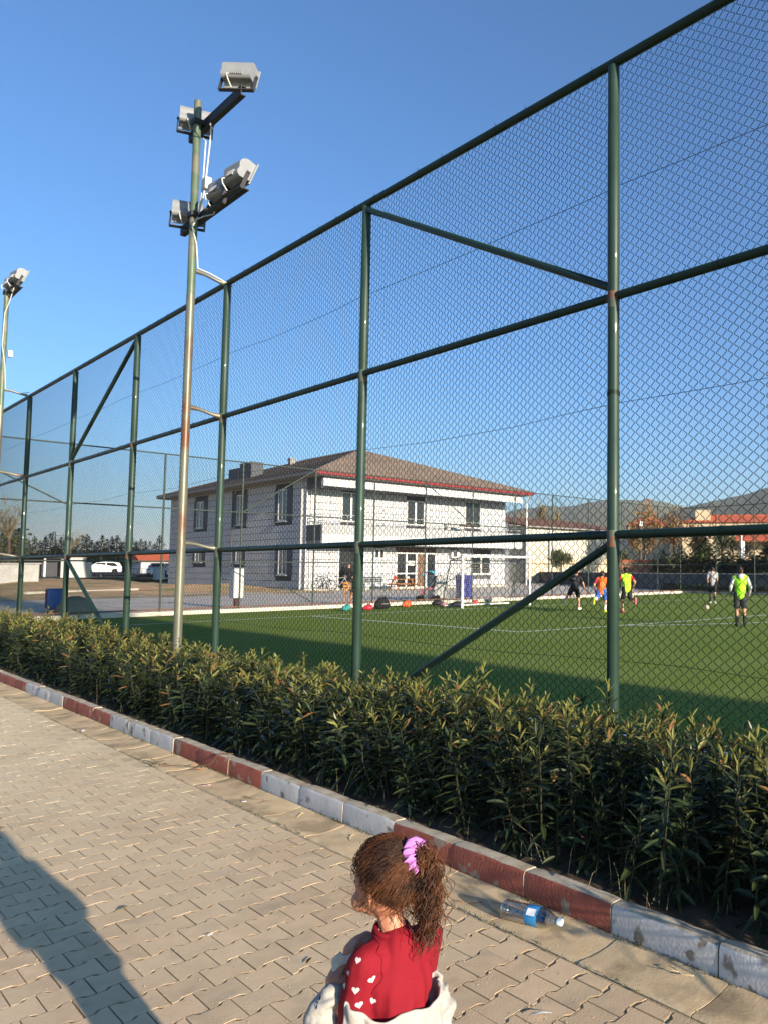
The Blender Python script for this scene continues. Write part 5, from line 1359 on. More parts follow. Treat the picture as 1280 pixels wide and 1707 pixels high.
me.polygons.add(len(Fs)); me.polygons.foreach_set('loop_start', np.arange(0, Fs.size, 4, dtype=np.int32))
for q in LM: me.materials.append(q)
me.polygons.foreach_set('material_index', Ms.astype(np.int32))
me.update(calc_edges=True)
o = link('foliage', me, hedge); o['kind'] = 'stuff'
print('hedge shoots', len(pos), 'faces', len(Fs))
# dry grass stalks and weeds at the hedge foot, moss along the gutter
m_straw = pm('dry_grass', (.34, .29, .17), .8, .2, trans=.2)
gr = MB(); rr = random.Random(31)
for k in range(60):
    x, y = 2.50+abs(rr.gauss(0, .10)), rr.choice((rr.uniform(.4, 5), rr.uniform(1.6, 3.2), rr.uniform(4, 12)))
    L = rr.uniform(.06, .22) if rr.random() < .85 else rr.uniform(.25, .34); a = rr.uniform(0, 6.3); b = rr.uniform(.1, .6)
    p0 = Vector((x, y, .07)); p1 = p0+Vector((math.cos(a)*b*L*.4, math.sin(a)*b*L*.4, L*.6)); p2 = p0+Vector((math.cos(a)*b*L, math.sin(a)*b*L, L*(1-b*.3)))
    gr.tube([p0, p1, p2], [.0013, .0011, .0005], 3, False)
tag(gr.build('dry_grass', m_straw, None, fix=False), 'dry grass stalks standing between kerb and hedge', 'grass', kind='stuff')
ms = MB()
m_weed = pm('green_weed', (.07, .075, .025), .9, .3)
for k in range(2600):
    side = rr.random() < .62
    x = (2.378+rr.gauss(0, .006)) if side else (2.131+rr.gauss(0, .006)); y = .6+rr.random()**1.6*9
    if math.sin(y*3.1+side*2)+math.sin(y*7.7)*.6+rr.uniform(-1.1, 1.1) < .15: continue
    L = rr.uniform(.004, .016 if side else .009); a = rr.uniform(0, 6.3)
    p0 = Vector((x, y, .002)); ms.tube([p0, p0+Vector((math.cos(a)*L*.5, math.sin(a)*L*.5, L))], [.0022, .0006], 3, False, mi=0 if rr.random() < .5 else 1)
tag(ms.build('moss', [m_moss, m_weed], None, fix=False), 'dark moss and tiny weeds in the gutter joints', 'moss', kind='stuff')
# ================================================================== GIRL
m_gskin = pm('child_skin', (.40, .175, .105), .5, .05, 20., spec=.35)
m_shirt = pm('red_jersey', (.185, .005, .013), .85, .05, 30., .12, 260.)
m_jack = pm('off_white_fleece', (.34, .325, .30), .95, .06, 14., .25, 120.)
m_jackp = pm('navy_print', (.03, .04, .09), .9, .1)
m_heart = pm('white_heart_print', (.50, .44, .45), .8, .04)
m_hair = pm('brown_curly_hair', (.098, .037, .0155), .48, .35, 40., spec=.3, col2=(.030, .013, .008), c2=(.42, .6), c2scale=18.)
m_lilac = pm('lilac_cloth', (.46, .17, .46), .75, .15, 40., .3, 90.)
m_jeans = pm('blue_denim', (.06, .085, .16), .9, .15, 30.)
GZ = .265                                           # hip-high part of the figure below the local origin
girl = thing('person', 'little girl with a curly ponytail in a red shirt with white hearts seen from behind', 'person', (.85, 1.309, 0))
T = Matrix.Rotation(R(-5), 3, 'Z'); TD = Vector((.014, -.017, 0))
def tl(x, y, z): return T @ Vector((x, y, z))+TD*min(1, max(0, (z-.1)/.3))
Hc = Vector((.002, .012, .788)); Mh = Matrix.Rotation(R(15), 3, 'Z') @ Matrix.Rotation(R(-10), 3, 'X')
def hl(x, y, z): return Hc+Mh @ Vector((x, y, z))
shLp, shRp = tl(-.078, 0, .632), tl(.078, 0, .632)
elL, wrL = shLp+Vector((-.008, .022, -.122)), Vector((-.094, .074, .553))
elR, wrR = tl(.095, .060, .53), Vector((.014, .113, .618))
b = MB()
b.ell(tl(0, 0, .30), (.078, .062, .07), M=T); cap(b, tl(0, 0, .30), tl(0, 0, .45), .066, .063); b.ell(tl(0, 0, .56), (.078, .058, .10), M=T); cap(b, tl(0, 0, .42), tl(0, 0, .56), .062, .065); cap(b, shLp, shRp, .033, .033)
cap(b, tl(0, 0, .64), Hc-Vector((0, 0, .05)), .029, .028)
b.ell(Hc, (.063, .076, .080), 16, 12, M=Mh); b.ell(hl(0, .030, -.045), (.043, .045, .036), M=Mh)
for s in (-1, 1):
    b.ell(hl(s*.034, .045, -.035), (.026, .026, .026)); b.ell(hl(s*.065, -.004, -.020), (.006, .015, .020), 10, 8, M=Mh @ Matrix.Rotation(s*.5, 3, 'Z')); b.ell(hl(s*.063, .002, -.037), (.005, .007, .008), 8, 6, M=Mh)
b.ell(hl(0, .080, -.015), (.009, .012, .011)); b.ell(hl(0, .072, -.046), (.014, .010, .006))
for s in (-1, 1):
    hip, kn, an = tl(s*.045, 0, .28), tl(s*.05, .012, .02), tl(s*.052, -.006, -.22)
    cap(b, hip, kn, .046, .034); cap(b, kn, an, .034, .022); cap(b, an-Vector((0, 0, .012)), an+tl(0, .07, -.022), .024, .020)
cap(b, shLp, elL, .030, .024); cap(b, elL, wrL, .024, .017); cap(b, shRp, elR, .030, .024); cap(b, elR, wrR, .024, .017)
def hand(b, wr, fwd, palm_n, curl, thumb_side):
    """palm, four unequal curled fingers and a thumb leaving the side of the palm"""
    f = Vector(fwd).normalized(); n = Vector(palm_n); n = (n-f*n.dot(f)).normalized(); s = f.cross(n)*thumb_side
    cap(b, wr, wr+f*.022, .0155, .0165)
    pc = wr+f*.026
    cap(b, pc-s*.010, pc+s*.010, .0125, .0125)
    for q, (o, L) in enumerate(((.0165, .030), (.0055, .034), (-.0055, .032), (-.016, .025))):
        p = pc+f*.010+s*o; d = f.copy()
        for k, (fr, r0, r1) in enumerate(((.42, .0062, .0058), (.32, .0058, .0054), (.26, .0054, .0048))):
            ang = curl*(.55+.35*k); dd = (d*math.cos(ang)+n*math.sin(ang)).normalized(); q2 = p+dd*L*fr
            cap(b, p, q2, r0, r1, 8); p = q2; d = dd
    p = wr+f*.012+s*.014; d = (f*.6+s*.7+n*.35).normalized(); q2 = p+d*.017; cap(b, p, q2, .0070, .0062, 8)
    d2 = (f*.8+s*.1+n*.6).normalized(); cap(b, q2, q2+d2*.016, .0062, .0052, 8)
FOOD = Vector((-.057, .086, .594))
hand(b, wrL, (.40, .30, .62), (.80, .10, -.35), .55, -1)
hand(b, wrR, (-.95, -.12, .05), (.0, -.30, -.95), .95, 1)
link('body', remesh_prims(b, .0034, 3, m_gskin), girl)
# shirt
s_ = MB()
s_.ell(tl(0, 0, .36), (.082, .068, .06), M=T); cap(s_, tl(0, 0, .36), tl(0, 0, .46), .071, .070); s_.ell(tl(0, 0, .56), (.084, .064, .10), M=T); cap(s_, tl(0, 0, .44), tl(0, 0, .56), .070, .072); cap(s_, tl(-.076, 0, .628), tl(.076, 0, .628), .036, .036); cap(s_, tl(0, 0, .60), tl(0, 0, .645), .060, .048); cap(s_, tl(-.040, .004, .640), tl(.040, .004, .640), .034, .034)
cap(s_, shLp, shLp.lerp(elL, .55), .038, .039); cap(s_, shLp.lerp(elL, .5), elL+Vector((.004, -.004, -.008)), .039, .041)
cap(s_, shRp, shRp.lerp(elR, .95), .036, .038)
shirt_me = remesh_prims(s_, .0045, 5, m_shirt)
from mathutils import noise as mn
for v in shirt_me.vertices:
    c = v.co
    k = mn.noise(c*13)*.0068+.0040*math.sin(c.z*95+mn.noise(c*18)*4)*max(0, mn.noise(c*9+Vector((4, 1, 2)))+.15)+mn.noise(Vector((c.x*45, c.y*45, c.z*12)))*.0016
    v.co = c+v.normal*k
shirt = link('shirt', shirt_me, girl)
cl_ = MB()
for dz, rr, r0 in ((0, .0375, .0062), (.009, .0355, .0058)): cl_.tube([(rr*math.cos(a)+.008, -.002+rr*1.02*math.sin(a), .671+dz+.006*math.sin(a)) for a in np.linspace(0, 2*math.pi, 29)], r0, 8, False)
cl_.build('collar', m_shirt, girl, 'all')
# sleeve seam
sb = BVHTree.FromPolygons([v.co for v in shirt_me.vertices], [p.vertices[:] for p in shirt_me.polygons])
def onshirt(p, off): 
    q = sb.find_nearest(Vector(p)); return q[0]+q[1]*off
seam = MB(); d_ = (elL-shLp).normalized(); 
seam.tube([onshirt(shLp+Vector((.020, 0, .01))+T @ Vector((0, .06*math.cos(a), .06*math.sin(a)))-Vector((0, 0, .0)), .0004) for a in np.linspace(1.2, 5.6, 24)], .0018, 6, False)
seam.build('sleeve_seam', m_shirt, girl, 'all')
# hearts printed on the sleeve: seated on the cloth where the sleeve faces the path
camloc = Vector((0, 0, 1.5))-Vector((1.0, 1.54, 0))
def pxray(x, y): return (fw+rt*((x-1049.6)/1236.8)-upv*((y-868.7)/1236.8)).normalized()
def heart(px, py, size, rot):
    hit = sb.ray_cast(camloc, pxray(px, py))
    if hit[0] is None: return
    c, n = hit[0], hit[1]; u = rt-n*rt.dot(n); u.normalize(); v = n.cross(u)
    if v.z < 0: v = -v
    u, v = u*math.cos(rot)+v*math.sin(rot), v*math.cos(rot)-u*math.sin(rot)
    out = []
    for k in range(26):
        a = 2*math.pi*k/26; out.append((16*math.sin(a)**3/16, (13*math.cos(a)-5*math.cos(2*a)-2*math.cos(3*a)-math.cos(4*a))/16))
    mb = MB(); vs = []
    for sc_ in (1., .66, .33): vs += [onshirt(c+u*x*size*sc_+v*y*size*sc_, .0008) for x, y in out]
    vs.append(onshirt(c, .0008)); fs = []
    for r_ in range(2): fs += [(r_*26+k, r_*26+(k+1) % 26, (r_+1)*26+(k+1) % 26, (r_+1)*26+k) for k in range(26)]
    fs += [(52+k, 52+(k+1) % 26, 78) for k in range(26)]
    mb.add(vs, fs); mb.build('heart_print', m_heart, shirt, 'all')
for a in ((597, 1601, .0075, -.2), (620, 1633, .0088, .1), (575, 1643, .0080, .3), (593, 1651, .0088, -.1), (622, 1668, .0080, -.4), (599, 1675, .0085, .1), (581, 1622, .006, .3)): heart(*a)
# jacket slipped down to the elbows
js = MB(); nu, nv = 88, 22; vs = []
for j in range(nv+1):
    v = j/nv
    for i in range(nu+1):
        u = i/nu; a = R(186+u*190)                       # round the back from left elbow to right elbow
        side = abs(u-.5)*2
        rx, ry = .098+.012*side*(1 if u < .5 else -.6)+.014*v, .078+.016*v
        z = .548-.022*(1-side**2)+.022*side**3*(1 if u < .5 else .1)-.27*v
        fold = .007*math.sin(u*27+v*3.2+mn.noise(Vector((u*6, v*3, 1)))*3)*(.3+v)+.004*math.sin(u*57+1.3-v*4)*(.3+v*.7)+.007*math.exp(-v*9)+.012*mn.noise(Vector((u*7, v*3.5, 5)))+.006*mn.noise(Vector((u*19, v*8, 9)))
        p = TD+T @ Vector(((rx+fold)*math.cos(a), (ry+fold)*math.sin(a)+.012, z+.006*math.sin(u*19)*(1-v)))
        vs.append(p)
jk = MB().add(vs, [(j*(nu+1)+i, j*(nu+1)+i+1, (j+1)*(nu+1)+i+1, (j+1)*(nu+1)+i) for j in range(nv) for i in range(nu)]).build('jacket', m_jack, girl, 'all')
mo = jk.modifiers.new('s', 'SOLIDIFY'); mo.thickness = .009; mo.offset = 1
ms_ = jk.modifiers.new('d', 'SUBSURF'); ms_.levels = 1; ms_.render_levels = 1
def sleeve(path, radii, nm):
    """soft sleeve slipped down the forearm, wrinkled across its length"""
    mb = MB(); path = [Vector(q) for q in path]
    for k in range(len(path)-1): cap(mb, path[k], path[k+1], radii[k], radii[k+1], 14)
    me = remesh_prims(mb, .0040, 4, m_jack); a, d = path[0], (path[-1]-path[0]).normalized()
    for v in me.vertices:
        c = v.co; q = (c-a).dot(d)
        v.co = c+v.normal*(.0042*math.sin(q*150+mn.noise(c*18)*4)+.005*mn.noise(c*22)+.002*mn.noise(c*60))
    return link(nm, me, girl), me
jl, jlm = sleeve([wrL+Vector((-.004, -.012, -.012)), (-.106, .072, .525), (-.118, .072, .482), (-.124, .036, .436), (-.112, -.010, .40)], [.031, .036, .041, .046, .046], 'jacket_sleeve')
sleeve([elR+Vector((0, -.005, -.012)), elR+Vector((.004, -.02, -.04)), elR+Vector((.010, -.05, -.08))], [.040, .043, .046], 'jacket_sleeve')
jb = BVHTree.FromPolygons([v.co for v in jlm.vertices], [p.vertices[:] for p in jlm.polygons])
for px, py, s1, s2 in ((516, 1650, .008, .004), (522, 1640, .006, .003), (528, 1676, .009, .003), (534, 1664, .005, .003), (512, 1672, .006, .003)):
    hit = jb.ray_cast(camloc, pxray(px, py))
    if hit[0] is None: continue
    c, n = hit[0], hit[1]; u = n.orthogonal().normalized(); v = n.cross(u); mb = MB()
    vs = []
    for k in range(9):
        a = 2*math.pi*k/9; q = jb.find_nearest(c+u*math.cos(a)*s1*(1+.4*math.sin(k*2.7))+v*math.sin(a)*s2*(1+.3*math.cos(k*3.1))); vs.append(q[0]+q[1]*.0008)
    mb.add(vs, [tuple(range(9))]); mb.build('printed_motif', m_jackp, jl)
tr_ = MB(); tr_.ell(tl(0, 0, .30), (.085, .07, .065), M=T)
for s in (-1, 1): hip, kn, an = tl(s*.045, 0, .28), tl(s*.05, .012, .02), tl(s*.052, -.006, -.21); cap(tr_, hip, kn, .054, .044); cap(tr_, kn, an, .044, .036)
link('trousers', remesh_prims(tr_, .007, 3, m_jeans), girl)
for s in (-1, 1):
    an = tl(s*.052, -.006, -.22); f = MB(); cap(f, an+tl(0, -.012, -.018), an+tl(0, .075, -.024), .026, .023); link('shoe', remesh_prims(f, .006, 3, pm('child_shoe', (.5, .45, .46), .6, .08)), girl)
for s in (-1, 1): MB().ell(hl(s*.026, .0665, .004), (.008, .0035, .0055), 8, 6, M=Mh).build('eye', m_hairdk, girl, True)
mt_ = MB(); mt_.ell(hl(0, .079, -.046), (.014, .005, .004), 8, 6, M=Mh); mt_.build('mouth', pm('lips', (.25, .09, .07)), girl, True)
# ---- hair
rh = random.Random(12)
RX = Vector((.0655, .0785, .083))
TIE = Vector((.20, -.68, .33)).normalized()
def onhead(d, k): return hl(d.x*RX.x*k, d.y*RX.y*k, d.z*RX.z*k)
def bare(d, j=0.): return d.z < -.66 or d.y > float(np.interp(d.z, [-.66, -.35, -.05, .25, .50, .72, .9], [-.50, -.30, .06, .28, .46, .62, 1.2]))+j
bs = MB(); bs.ell((0, 0, 0), RX*1.015, 56, 40)
keep_f = []
for f in bs.f:
    c = sum((Vector(bs.v[i]) for i in f), Vector())/len(f); d = Vector((c.x/RX.x, c.y/RX.y, c.z/RX.z)).normalized()
    if bare(d, -.05): continue
    keep_f.append(f)
bs.f = keep_f; bs.m = [0]*len(keep_f); bs.v = [hl(*v) for v in bs.v]
bs.build('scalp_hair', m_hair, girl, 'all')
hs = MB(); n = 0
while n < 5200:
    d = Vector((rh.gauss(0, 1), rh.gauss(0, 1), rh.gauss(0, 1))).normalized()
    if bare(d, rh.gauss(0, .04)): continue
    n += 1
    q = d.rotation_difference(TIE); L = d.angle(TIE)
    m = max(5, int(L/.16)+3); k0 = 1.025+rh.random()**2*.12; ph = rh.uniform(0, 6); amp = rh.uniform(.008, .034); fr = rh.uniform(7, 15)
    ax = d.cross(TIE).normalized() if L > .05 else Vector((1, 0, 0)); pts = []
    for i in range(m*3):
        t = i/(m*3-1); e = Quaternion().slerp(q, t*.97) @ d
        e = (e+ax*amp*math.sin(fr*L*t+ph)*min(1, 3*(1-t)+.1)).normalized()
        pts.append(onhead(e, k0*(1+.035*math.sin(fr*L*t*1.1+ph+1.5)*(1-t*.6))+(.03*math.exp(-t*8))))
    hs.tube(pts, [.0006]*(len(pts)-2)+[.0004, .0003], 3, False)
hs.build('hair', m_hair, girl, 'all', fix=False)
cu = MB()
def curl(mb, p0, d0, length, rad, turns, r0, sag, seg=9):
    """spiral lock that leaves along d0 and then hangs"""
    n_ = int(turns*seg)+3; pts = []; p = Vector(p0); d = Vector(d0).normalized(); c = [p.copy()]
    for i in range(n_):
        d = (d+Vector((0, 0, -sag/n_*6))).normalized(); p = p+d*length/n_; c.append(p.copy())
    ph = rh.uniform(0, 6)
    for i, q in enumerate(c):
        t = i/n_; dd = (c[min(i+1, n_)]-c[max(i-1, 0)]).normalized(); u = dd.orthogonal().normalized(); v = dd.cross(u); a = ph+2*math.pi*turns*t; rr_ = rad*min(1, t*4)*(1-.25*t)
        pts.append(q+u*math.cos(a)*rr_+v*math.sin(a)*rr_)
    mb.tube(pts, [r0*(.8+.2*math.sin(i)) if i < n_-2 else r0*.5 for i in range(len(pts))], 4, False)
for k in range(260):   # short loose curls: hairline, crown fuzz, temples, nape
    w_ = rh.random()
    if w_ < .45: d = Vector((rh.uniform(-.8, .8), rh.uniform(.15, .55), rh.uniform(.55, .9)))
    elif w_ < .65: d = Vector((rh.choice((-1, 1))*.9, rh.uniform(-.35, .0), rh.uniform(-.40, .2)))
    elif w_ < .85: d = Vector((rh.uniform(-.7, .7), rh.uniform(-.9, -.5), rh.uniform(-.75, -.45)))
    else: d = Vector((rh.uniform(-.6, .6), rh.uniform(-.5, .3), .9))
    d.normalize(); p = onhead(d, 1.06); o = (Mh @ d)
    curl(cu, p, o*.5+Vector((rh.gauss(0, .5), rh.gauss(0, .5), rh.gauss(0, .4))), rh.uniform(.022, .05), rh.uniform(.003, .006), rh.uniform(1, 2.2), .0008, .9)
tie = onhead(TIE, 1.17); back = ((Mh @ Vector((.05, -.82, .30))).normalized()+rt*.35).normalized()
for k in range(400):
    o = Vector((rh.gauss(0, .011), rh.gauss(0, .011), rh.gauss(0, .011)))
    d = back+Vector((rh.gauss(0, .27), rh.gauss(0, .27), rh.gauss(-.12, .26)))
    curl(cu, tie+o, d, rh.uniform(.115, .225)*(.8 if k % 3 == 0 else 1), rh.uniform(.005, .0115), rh.uniform(3, 5.5), rh.uniform(.0007, .0014), rh.uniform(1.3, 2.4))
for k in range(150):    # flyaway hairs
    d = Vector((rh.gauss(0, .8), rh.gauss(-.2, .7), rh.uniform(-.2, 1))).normalized()
    if d.y > .4 and d.z < .6: continue
    curl(cu, onhead(d, 1.08), (Mh @ d)+Vector((rh.gauss(0, .5), rh.gauss(0, .5), rh.gauss(0, .3))), rh.uniform(.02, .045), .004, 1.2, .00035, .3)
cu.build('curls', m_hair, girl, 'all', fix=False)
# lilac scrunchie with a round blue button
ua = back.orthogonal().normalized(); va = back.cross(ua); sc = MB(); pts = []; rr_ = []
vs = []; NU, NV = 150, 16; c0 = tie-back*.004
for i in range(NU):
    a = 2*math.pi*i/NU; R0 = .0265; r1 = .0128+.0022*math.sin(a*13)+.0018*math.sin(a*23+1)
    for j in range(NV):
        q = 2*math.pi*j/NV; rad = ua*math.cos(a)+va*math.sin(a)
        vs.append(c0+rad*(R0+r1*math.cos(q)*(1+.22*math.sin(a*13+q*2)))+back*(r1*math.sin(q)+.0045*math.sin(a*13+1.2+q)))
sc.add(vs, [(i*NV+j, ((i+1) % NU)*NV+j, ((i+1) % NU)*NV+(j+1) % NV, i*NV+(j+1) % NV) for i in range(NU) for j in range(NV)])
scr = sc.build('scrunchie', m_lilac, girl, 'all')
bd = -(fw*.75+back*-.5-Vector((0, 0, .35))).normalized(); bp_ = c0+(-rt*.012+Vector((0, 0, .026)))-fw*.010
bt = MB(); Mb = bd.to_track_quat('Z', 'Y').to_matrix(); bt.lathe([(.0001, .004), (.006, .0035), (.0085, 0), (.006, -.003)], 14, bp_, M=Mb); bt.build('button', pm('blue_button', (.20, .30, .62), .3, .05), scr, True)
# what she holds
for o in girl.children: o.location.z += GZ
girl.scale = (.85, .85, .85)
fd = thing('rice_cracker', 'pale bitten cracker held in the hands of the little girl', 'cracker', Vector((.85, 1.309, 0))+(FOOD+Vector((0, 0, GZ)))*.85)
fd.scale = (.85, .85, .85)
fb = MB(); ring = []
rf_ = random.Random(3); Mf = Vector((-.62, -.70, .35)).to_track_quat('Z', 'Y').to_matrix()
for z, k in ((-.006, .9), (-.003, 1.), (.003, 1.), (.006, .9)):
    for i in range(22):
        a = 2*math.pi*i/22; rr2 = .027*k*(1+.08*math.sin(3*a)+.05*math.sin(7*a+1))*(.72 if 1.0 < a < 1.9 else 1); ring.append(Mf @ Vector((rr2*math.cos(a), rr2*math.sin(a)*1.1, z+rf_.uniform(-.0008, .0008))))
fb.add(ring, [(j*22+i, j*22+(i+1) % 22, (j+1)*22+(i+1) % 22, (j+1)*22+i) for j in range(3) for i in range(22)]+[tuple(range(22)), tuple(range(66, 88))])
fb.build('cracker_body', pm('cream_cracker', (.58, .52, .42), .85, .15, 60., .5, 200.), fd, 'sharp')
# ================================================================== LITTER ON THE PATH AND IN THE GUTTER
m_pet = bpy.data.materials.new('clear_plastic'); m_pet.use_nodes = True
_t = m_pet.node_tree; _o = _t.nodes['Material Output']; _tr = _t.nodes.new('ShaderNodeBsdfTransparent'); _tr.inputs[0].default_value = (.86, .88, .90, 1)
_gl = _t.nodes.new('ShaderNodeBsdfGlossy'); _gl.inputs['Roughness'].default_value = .12; _lw = _t.nodes.new('ShaderNodeLayerWeight'); _lw.inputs[0].default_value = .5
_mx = _t.nodes.new('ShaderNodeMixShader'); _t.links.new(_lw.outputs['Facing'], _mx.inputs[0]); _t.links.new(_tr.outputs[0], _mx.inputs[1]); _t.links.new(_gl.outputs[0], _mx.inputs[2]); _t.links.new(_mx.outputs[0], _o.inputs[0])
m_label = pm('blue_bottle_label', (.03, .20, .46), .35, .05)
m_labelw = pm('white_label_print', (.72, .74, .76), .4, .03)
bt = thing('plastic_bottle', 'empty clear plastic water bottle with a blue label lying in the gutter', 'bottle', (2.215, 2.535, .028))
bt.rotation_euler = (R(-3), R(90), R(-79))       # lies with its cap towards the camera side
Mz = None
prof = [(.0001, .012), (.020, .004), (.034, .001), (.0395, .008)]
for k in range(7): prof += [(.0405, .016+k*.015), (.0385, .0235+k*.015)]
prof += [(.0405, .124), (.0405, .190), (.0395, .200), (.036, .216), (.027, .236), (.018, .252), (.0135, .262), (.0135, .285)]
inner = [(max(r-.0012, .00005), z+(.001 if i < 3 else 0)) for i, (r, z) in enumerate(prof)]
bdy = MB().lathe(prof, 28); bdy.f = bdy.f[:-1] if len(bdy.f[-1]) > 4 else bdy.f; bdy.m = [0]*len(bdy.f)
bdy.build('bottle_body', m_pet, bt, True)
lb = MB(); lb.lathe([(.0411, .128), (.0414, .129), (.0414, .186), (.0411, .187)], 32); lb.f = [f for f in lb.f if len(f) == 4]; lb.m = [0]*len(lb.f)
lbl = lb.build('label', m_label, bt, True)
for a0, a1, z0, z1 in ((1.2, 2.0, .136, .180), (3.6, 4.3, .136, .178), (2.35, 2.8, .150, .166)):
    q = MB(); vs = [(.0417*math.cos(a), .0417*math.sin(a), z) for a in np.linspace(a0, a1, 8) for z in (z0, z1)]
    q.add(vs, [(2*i, 2*i+2, 2*i+3, 2*i+1) for i in range(7)]); q.build('label_print', m_labelw, lbl)
MB().lathe([(.0001, .1865), (.0392, .1866), (.0392, .1900), (.0001, .1901)], 28).build('shoulder_glare', m_pet, bt, True) if False else None
MB().lathe([(.0136, .262), (.0165, .263), (.0165, .266), (.0136, .267)], 18).build('neck_ring', m_pet, bt, True)
MB().lathe([(.0137, .272), (.0158, .273), (.0158, .289), (.0145, .291), (.0001, .2912)], 20).build('cap', pm('pale_blue_cap', (.45, .58, .68), .4, .03), bt, True)
# twig with dry leaves in the gutter
m_twig = pm('dry_twig', (.16, .10, .055), .85, .2, 20.); m_dleaf = pm('dry_leaf', (.13, .11, .05), .7, .3, 20., trans=.15); m_oleaf = pm('orange_leaf', (.45, .16, .05), .7, .2, 20., trans=.2)
tw = thing('fallen_twig', 'fallen twig with withered leaves lying across the gutter by a red kerb stone', 'twig', (2.30, 6.10, .0))
MB().tube([(-.14, .30, .006), (-.04, .16, .018), (.02, .02, .012), (.06, -.12, .05), (.085, -.20, .136), (.14, -.30, .14)], [.003, .003, .0032, .0035, .0035, .003], 6).build('stem', m_twig, tw, True)
rl_ = random.Random(6)
for k in range(11):
    q = MB(); c = (-.15+rl_.uniform(-.05, .05), .32+rl_.uniform(-.06, .08), .012) if k < 7 else (.02+rl_.uniform(-.05, .05), rl_.uniform(-.08, .04), .02)
    leaf(q, c, (rl_.gauss(0, 1), rl_.gauss(0, 1), rl_.uniform(0, .5)), rl_.uniform(.06, .1), .016, .3, rl_, 0); q.build('leaf', m_dleaf if k < 9 else m_oleaf, tw)
def stick(loc, a, L, col, label, bend=.02, r=.003):
    t = thing('dry_stick', label, 'stick', loc, None, a)
    MB().tube([(0, 0, r), (L*.35, bend, r+.004), (L*.7, bend*.6, r+.012), (L, -bend*.4, r+.003)], [r, r*.9, r*.8, r*.4], 6).build('stem', col, t, True)
    MB().tube([(L*.5, bend*.9, r+.008), (L*.66, bend*1.9, r+.018)], [r*.6, r*.3], 5).build('side_twig', col, t, True)
    return t
m_pale = pm('pale_stick', (.42, .34, .22), .8, .15, 20.)
stick((2.30, 5.02, -.012), 1.9, .17, m_twig, 'short brown stick in the gutter beside the first white kerb stones')
stick((2.25, 4.45, -.014), .7, .14, m_pale, 'pale straw lying in the gutter by a white kerb stone')
stick((2.27, 3.86, -.015), .95, .13, m_pale, 'pale bent stick in the gutter behind the head of the girl', r=.0035)
stick((2.22, 4.95, -.012), -.4, .12, m_twig, 'thin dark twig at the gutter edge beyond the girl', r=.0022)
stick((2.245, 2.72, -.010), 2.2, .16, m_twig, 'thin dark stem in the gutter beside the empty bottle', r=.002)
stick((2.335, 1.62, .002), 1.72, .11, m_pale, 'pale bent stick in the gutter below the white kerb stone')
def scrap(loc, w_, col, label, seed):
    r2_ = random.Random(seed); mb = MB(); vs = []
    for j in range(4):
        for i in range(4): vs.append(((i/3-.5)*w_*(1+.2*r2_.random()), (j/3-.5)*w_*.6*(1+.2*r2_.random()), .004+r2_.random()*w_*.16))
    mb.add(vs, [(j*4+i, j*4+i+1, (j+1)*4+i+1, (j+1)*4+i) for j in range(3) for i in range(3)])
    o = mb.build('litter_scrap', col, None, 'all', loc); o.rotation_euler = (0, 0, r2_.uniform(0, 3)); md = o.modifiers.new('s', 'SOLIDIFY'); md.thickness = .0012
    return tag(o, label, 'litter')
m_paper = pm('white_paper', (.62, .62, .62), .8, .06, 30.); m_pinkp = pm('faded_wrapper', (.48, .36, .38), .7, .2, 40.)
scrap((2.19, 5.62, -.006), .055, m_pinkp, 'crumpled faded wrapper on the gutter edge nearest the twig', 1)
scrap((2.20, 5.05, -.006), .035, m_paper, 'tiny white paper bit in the gutter right of the wrapper', 2)
scrap((2.17, 8.35, .0), .05, m_paper, 'white paper bit at the path edge far along the gutter', 3)
scrap((1.33, 3.32, .003), .018, m_paper, 'tiny white crumb on the pavers left of the girl', 4)
fe = MB(); 
for s in (-1, 1):
    vs = []
    for i in range(8):
        t = i/7; x = .075*t; w2 = .006*math.sin(math.pi*min(1, t*1.1+.08)); vs += [(x, .012*t*t, .006+.006*math.sin(t*3)), (x-.002, .012*t*t+s*w2, .007+.006*math.sin(t*3)+.001)]
    fe.add(vs, [(2*i, 2*i+2, 2*i+3, 2*i+1) for i in range(7)])
o = fe.build('feather', m_paper, None, 'all', (1.782, 1.905, .002)); o.rotation_euler = (0, 0, R(-52)); md = o.modifiers.new('s', 'SOLIDIFY'); md.thickness = .0006; tag(o, 'small white feather lying on the pavers right of the girl', 'feather')
for k, (x, y, l) in enumerate(((1.05, 5.6, 'dark leaf fragment on the pavers at far left'), (1.16, 3.86, 'small dark leaf on the pavers near the shadow'), (1.95, 4.55, 'curled dark leaf on the pavers near the gutter'), (1.47, 2.80, 'small dark leaf on the pavers left of her hands'), (1.02, 6.5, 'dark withered leaf lying on the far pavers'))):
    q = MB(); leaf(q, (0, 0, .004), (1, .3*k, .1), .05, .017, .1, rl_, 0); o = q.build('fallen_leaf', m_dleaf, None, False, (x, y, .002)); tag(o, l, 'leaf', 'fallen leaves on the path')
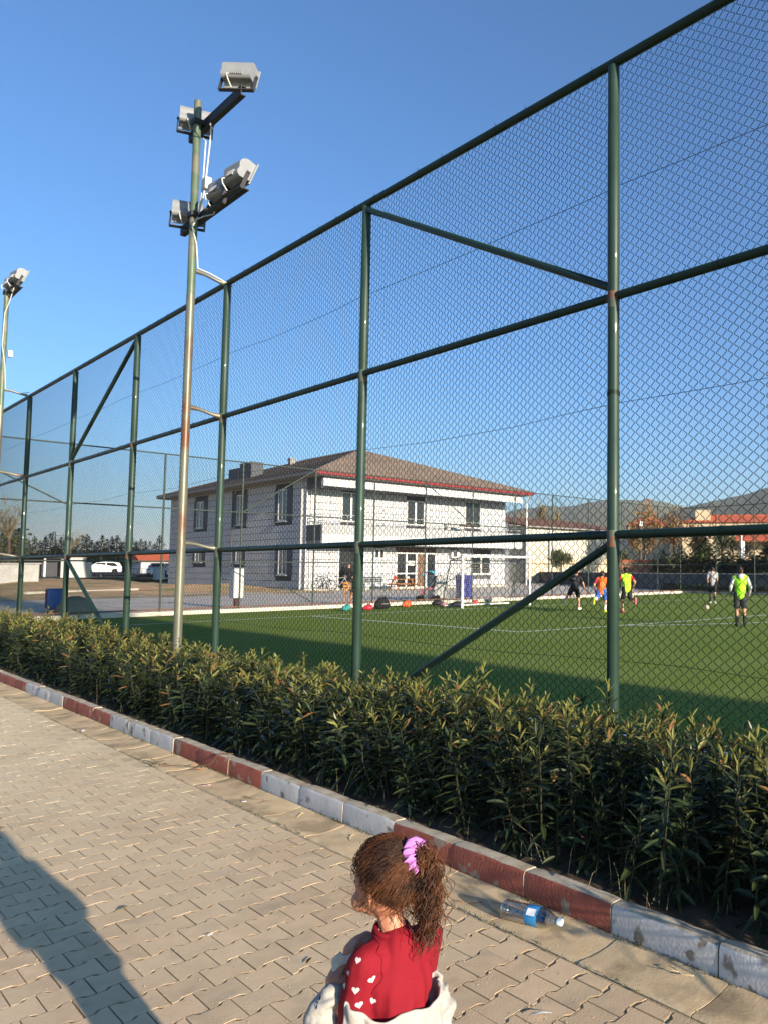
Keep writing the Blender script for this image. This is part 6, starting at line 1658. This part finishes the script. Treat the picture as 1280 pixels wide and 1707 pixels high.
# grit scattered over the path
gt_ = MB(); rg_ = random.Random(9)
for k in range(1500):
    y = 1.2+rg_.random()**1.5*8; x = rg_.uniform(max(.2, .65+(y-3.2)*.17), 2.37); s = rg_.uniform(.0012, .0035)
    z = .001 if x < 2.13 else -.012
    if x > 2.13: z = float(np.interp(x, [2.145, 2.17, 2.21, 2.26, 2.31, 2.355, 2.38], [.002, .001, -.007, -.012, -.009, .0, .004]))
    a = rg_.uniform(0, 3)
    gt_.add([(x+s*math.cos(a+q*2.09), y+s*math.sin(a+q*2.09), z) for q in range(3)]+[(x, y, z+s)], [(0, 1, 3), (1, 2, 3), (2, 0, 3)])
tag(gt_.build('grit', pm('pale_grit', (.40, .33, .23), .9, .3, 60.), None, fix=False), 'grit scattered on the path and in the gutter', kind='stuff')
# unseen cypress added behind the camera, its crown shaped to shade the near strip of the pitch
cy = thing('added_shade_cypress', 'unseen cypress added behind the photographer to shade the near edge of the pitch', 'tree', (5.05, -31, -.06))
MB().tube([(0, 0, -.2), (0, 0, 4), (0, 0, 14)], [.22, .18, .05], 8).build('trunk', m_bark, cy, True)
cm = MB(); rc = random.Random(8); pts = []
for k in range(15000):
    z = rc.random(); w2 = 1.12*(min(1, z*9+.25))*(1-.72*max(0, z-.55)/.45)*math.sqrt(rc.random())*rc.uniform(.9, 1.12); a = rc.uniform(0, 6.283); pts.append((w2*math.cos(a), w2*math.sin(a), .3+z*18.5))
leaf_quads(cm, pts, .20, rc); cm.build('crown', m_conif, cy, fix=False)
# ================================================================== AIR
hz_ = MB().box(-11000, 11000, -11000, 11000, -3.2, 235)
m_haze = bpy.data.materials.new('haze_air'); m_haze.use_nodes = True
_t = m_haze.node_tree; _t.nodes.remove(_t.nodes['Principled BSDF'])
_v = _t.nodes.new('ShaderNodeVolumePrincipled'); _v.inputs['Color'].default_value = (.90, .94, 1, 1); _v.inputs['Density'].default_value = .00015; _v.inputs['Anisotropy'].default_value = .0
_t.links.new(_v.outputs[0], _t.nodes['Material Output'].inputs['Volume'])
ho = hz_.build('haze', m_haze); tag(ho, 'thin pale winter haze over the whole scene', kind='stuff')
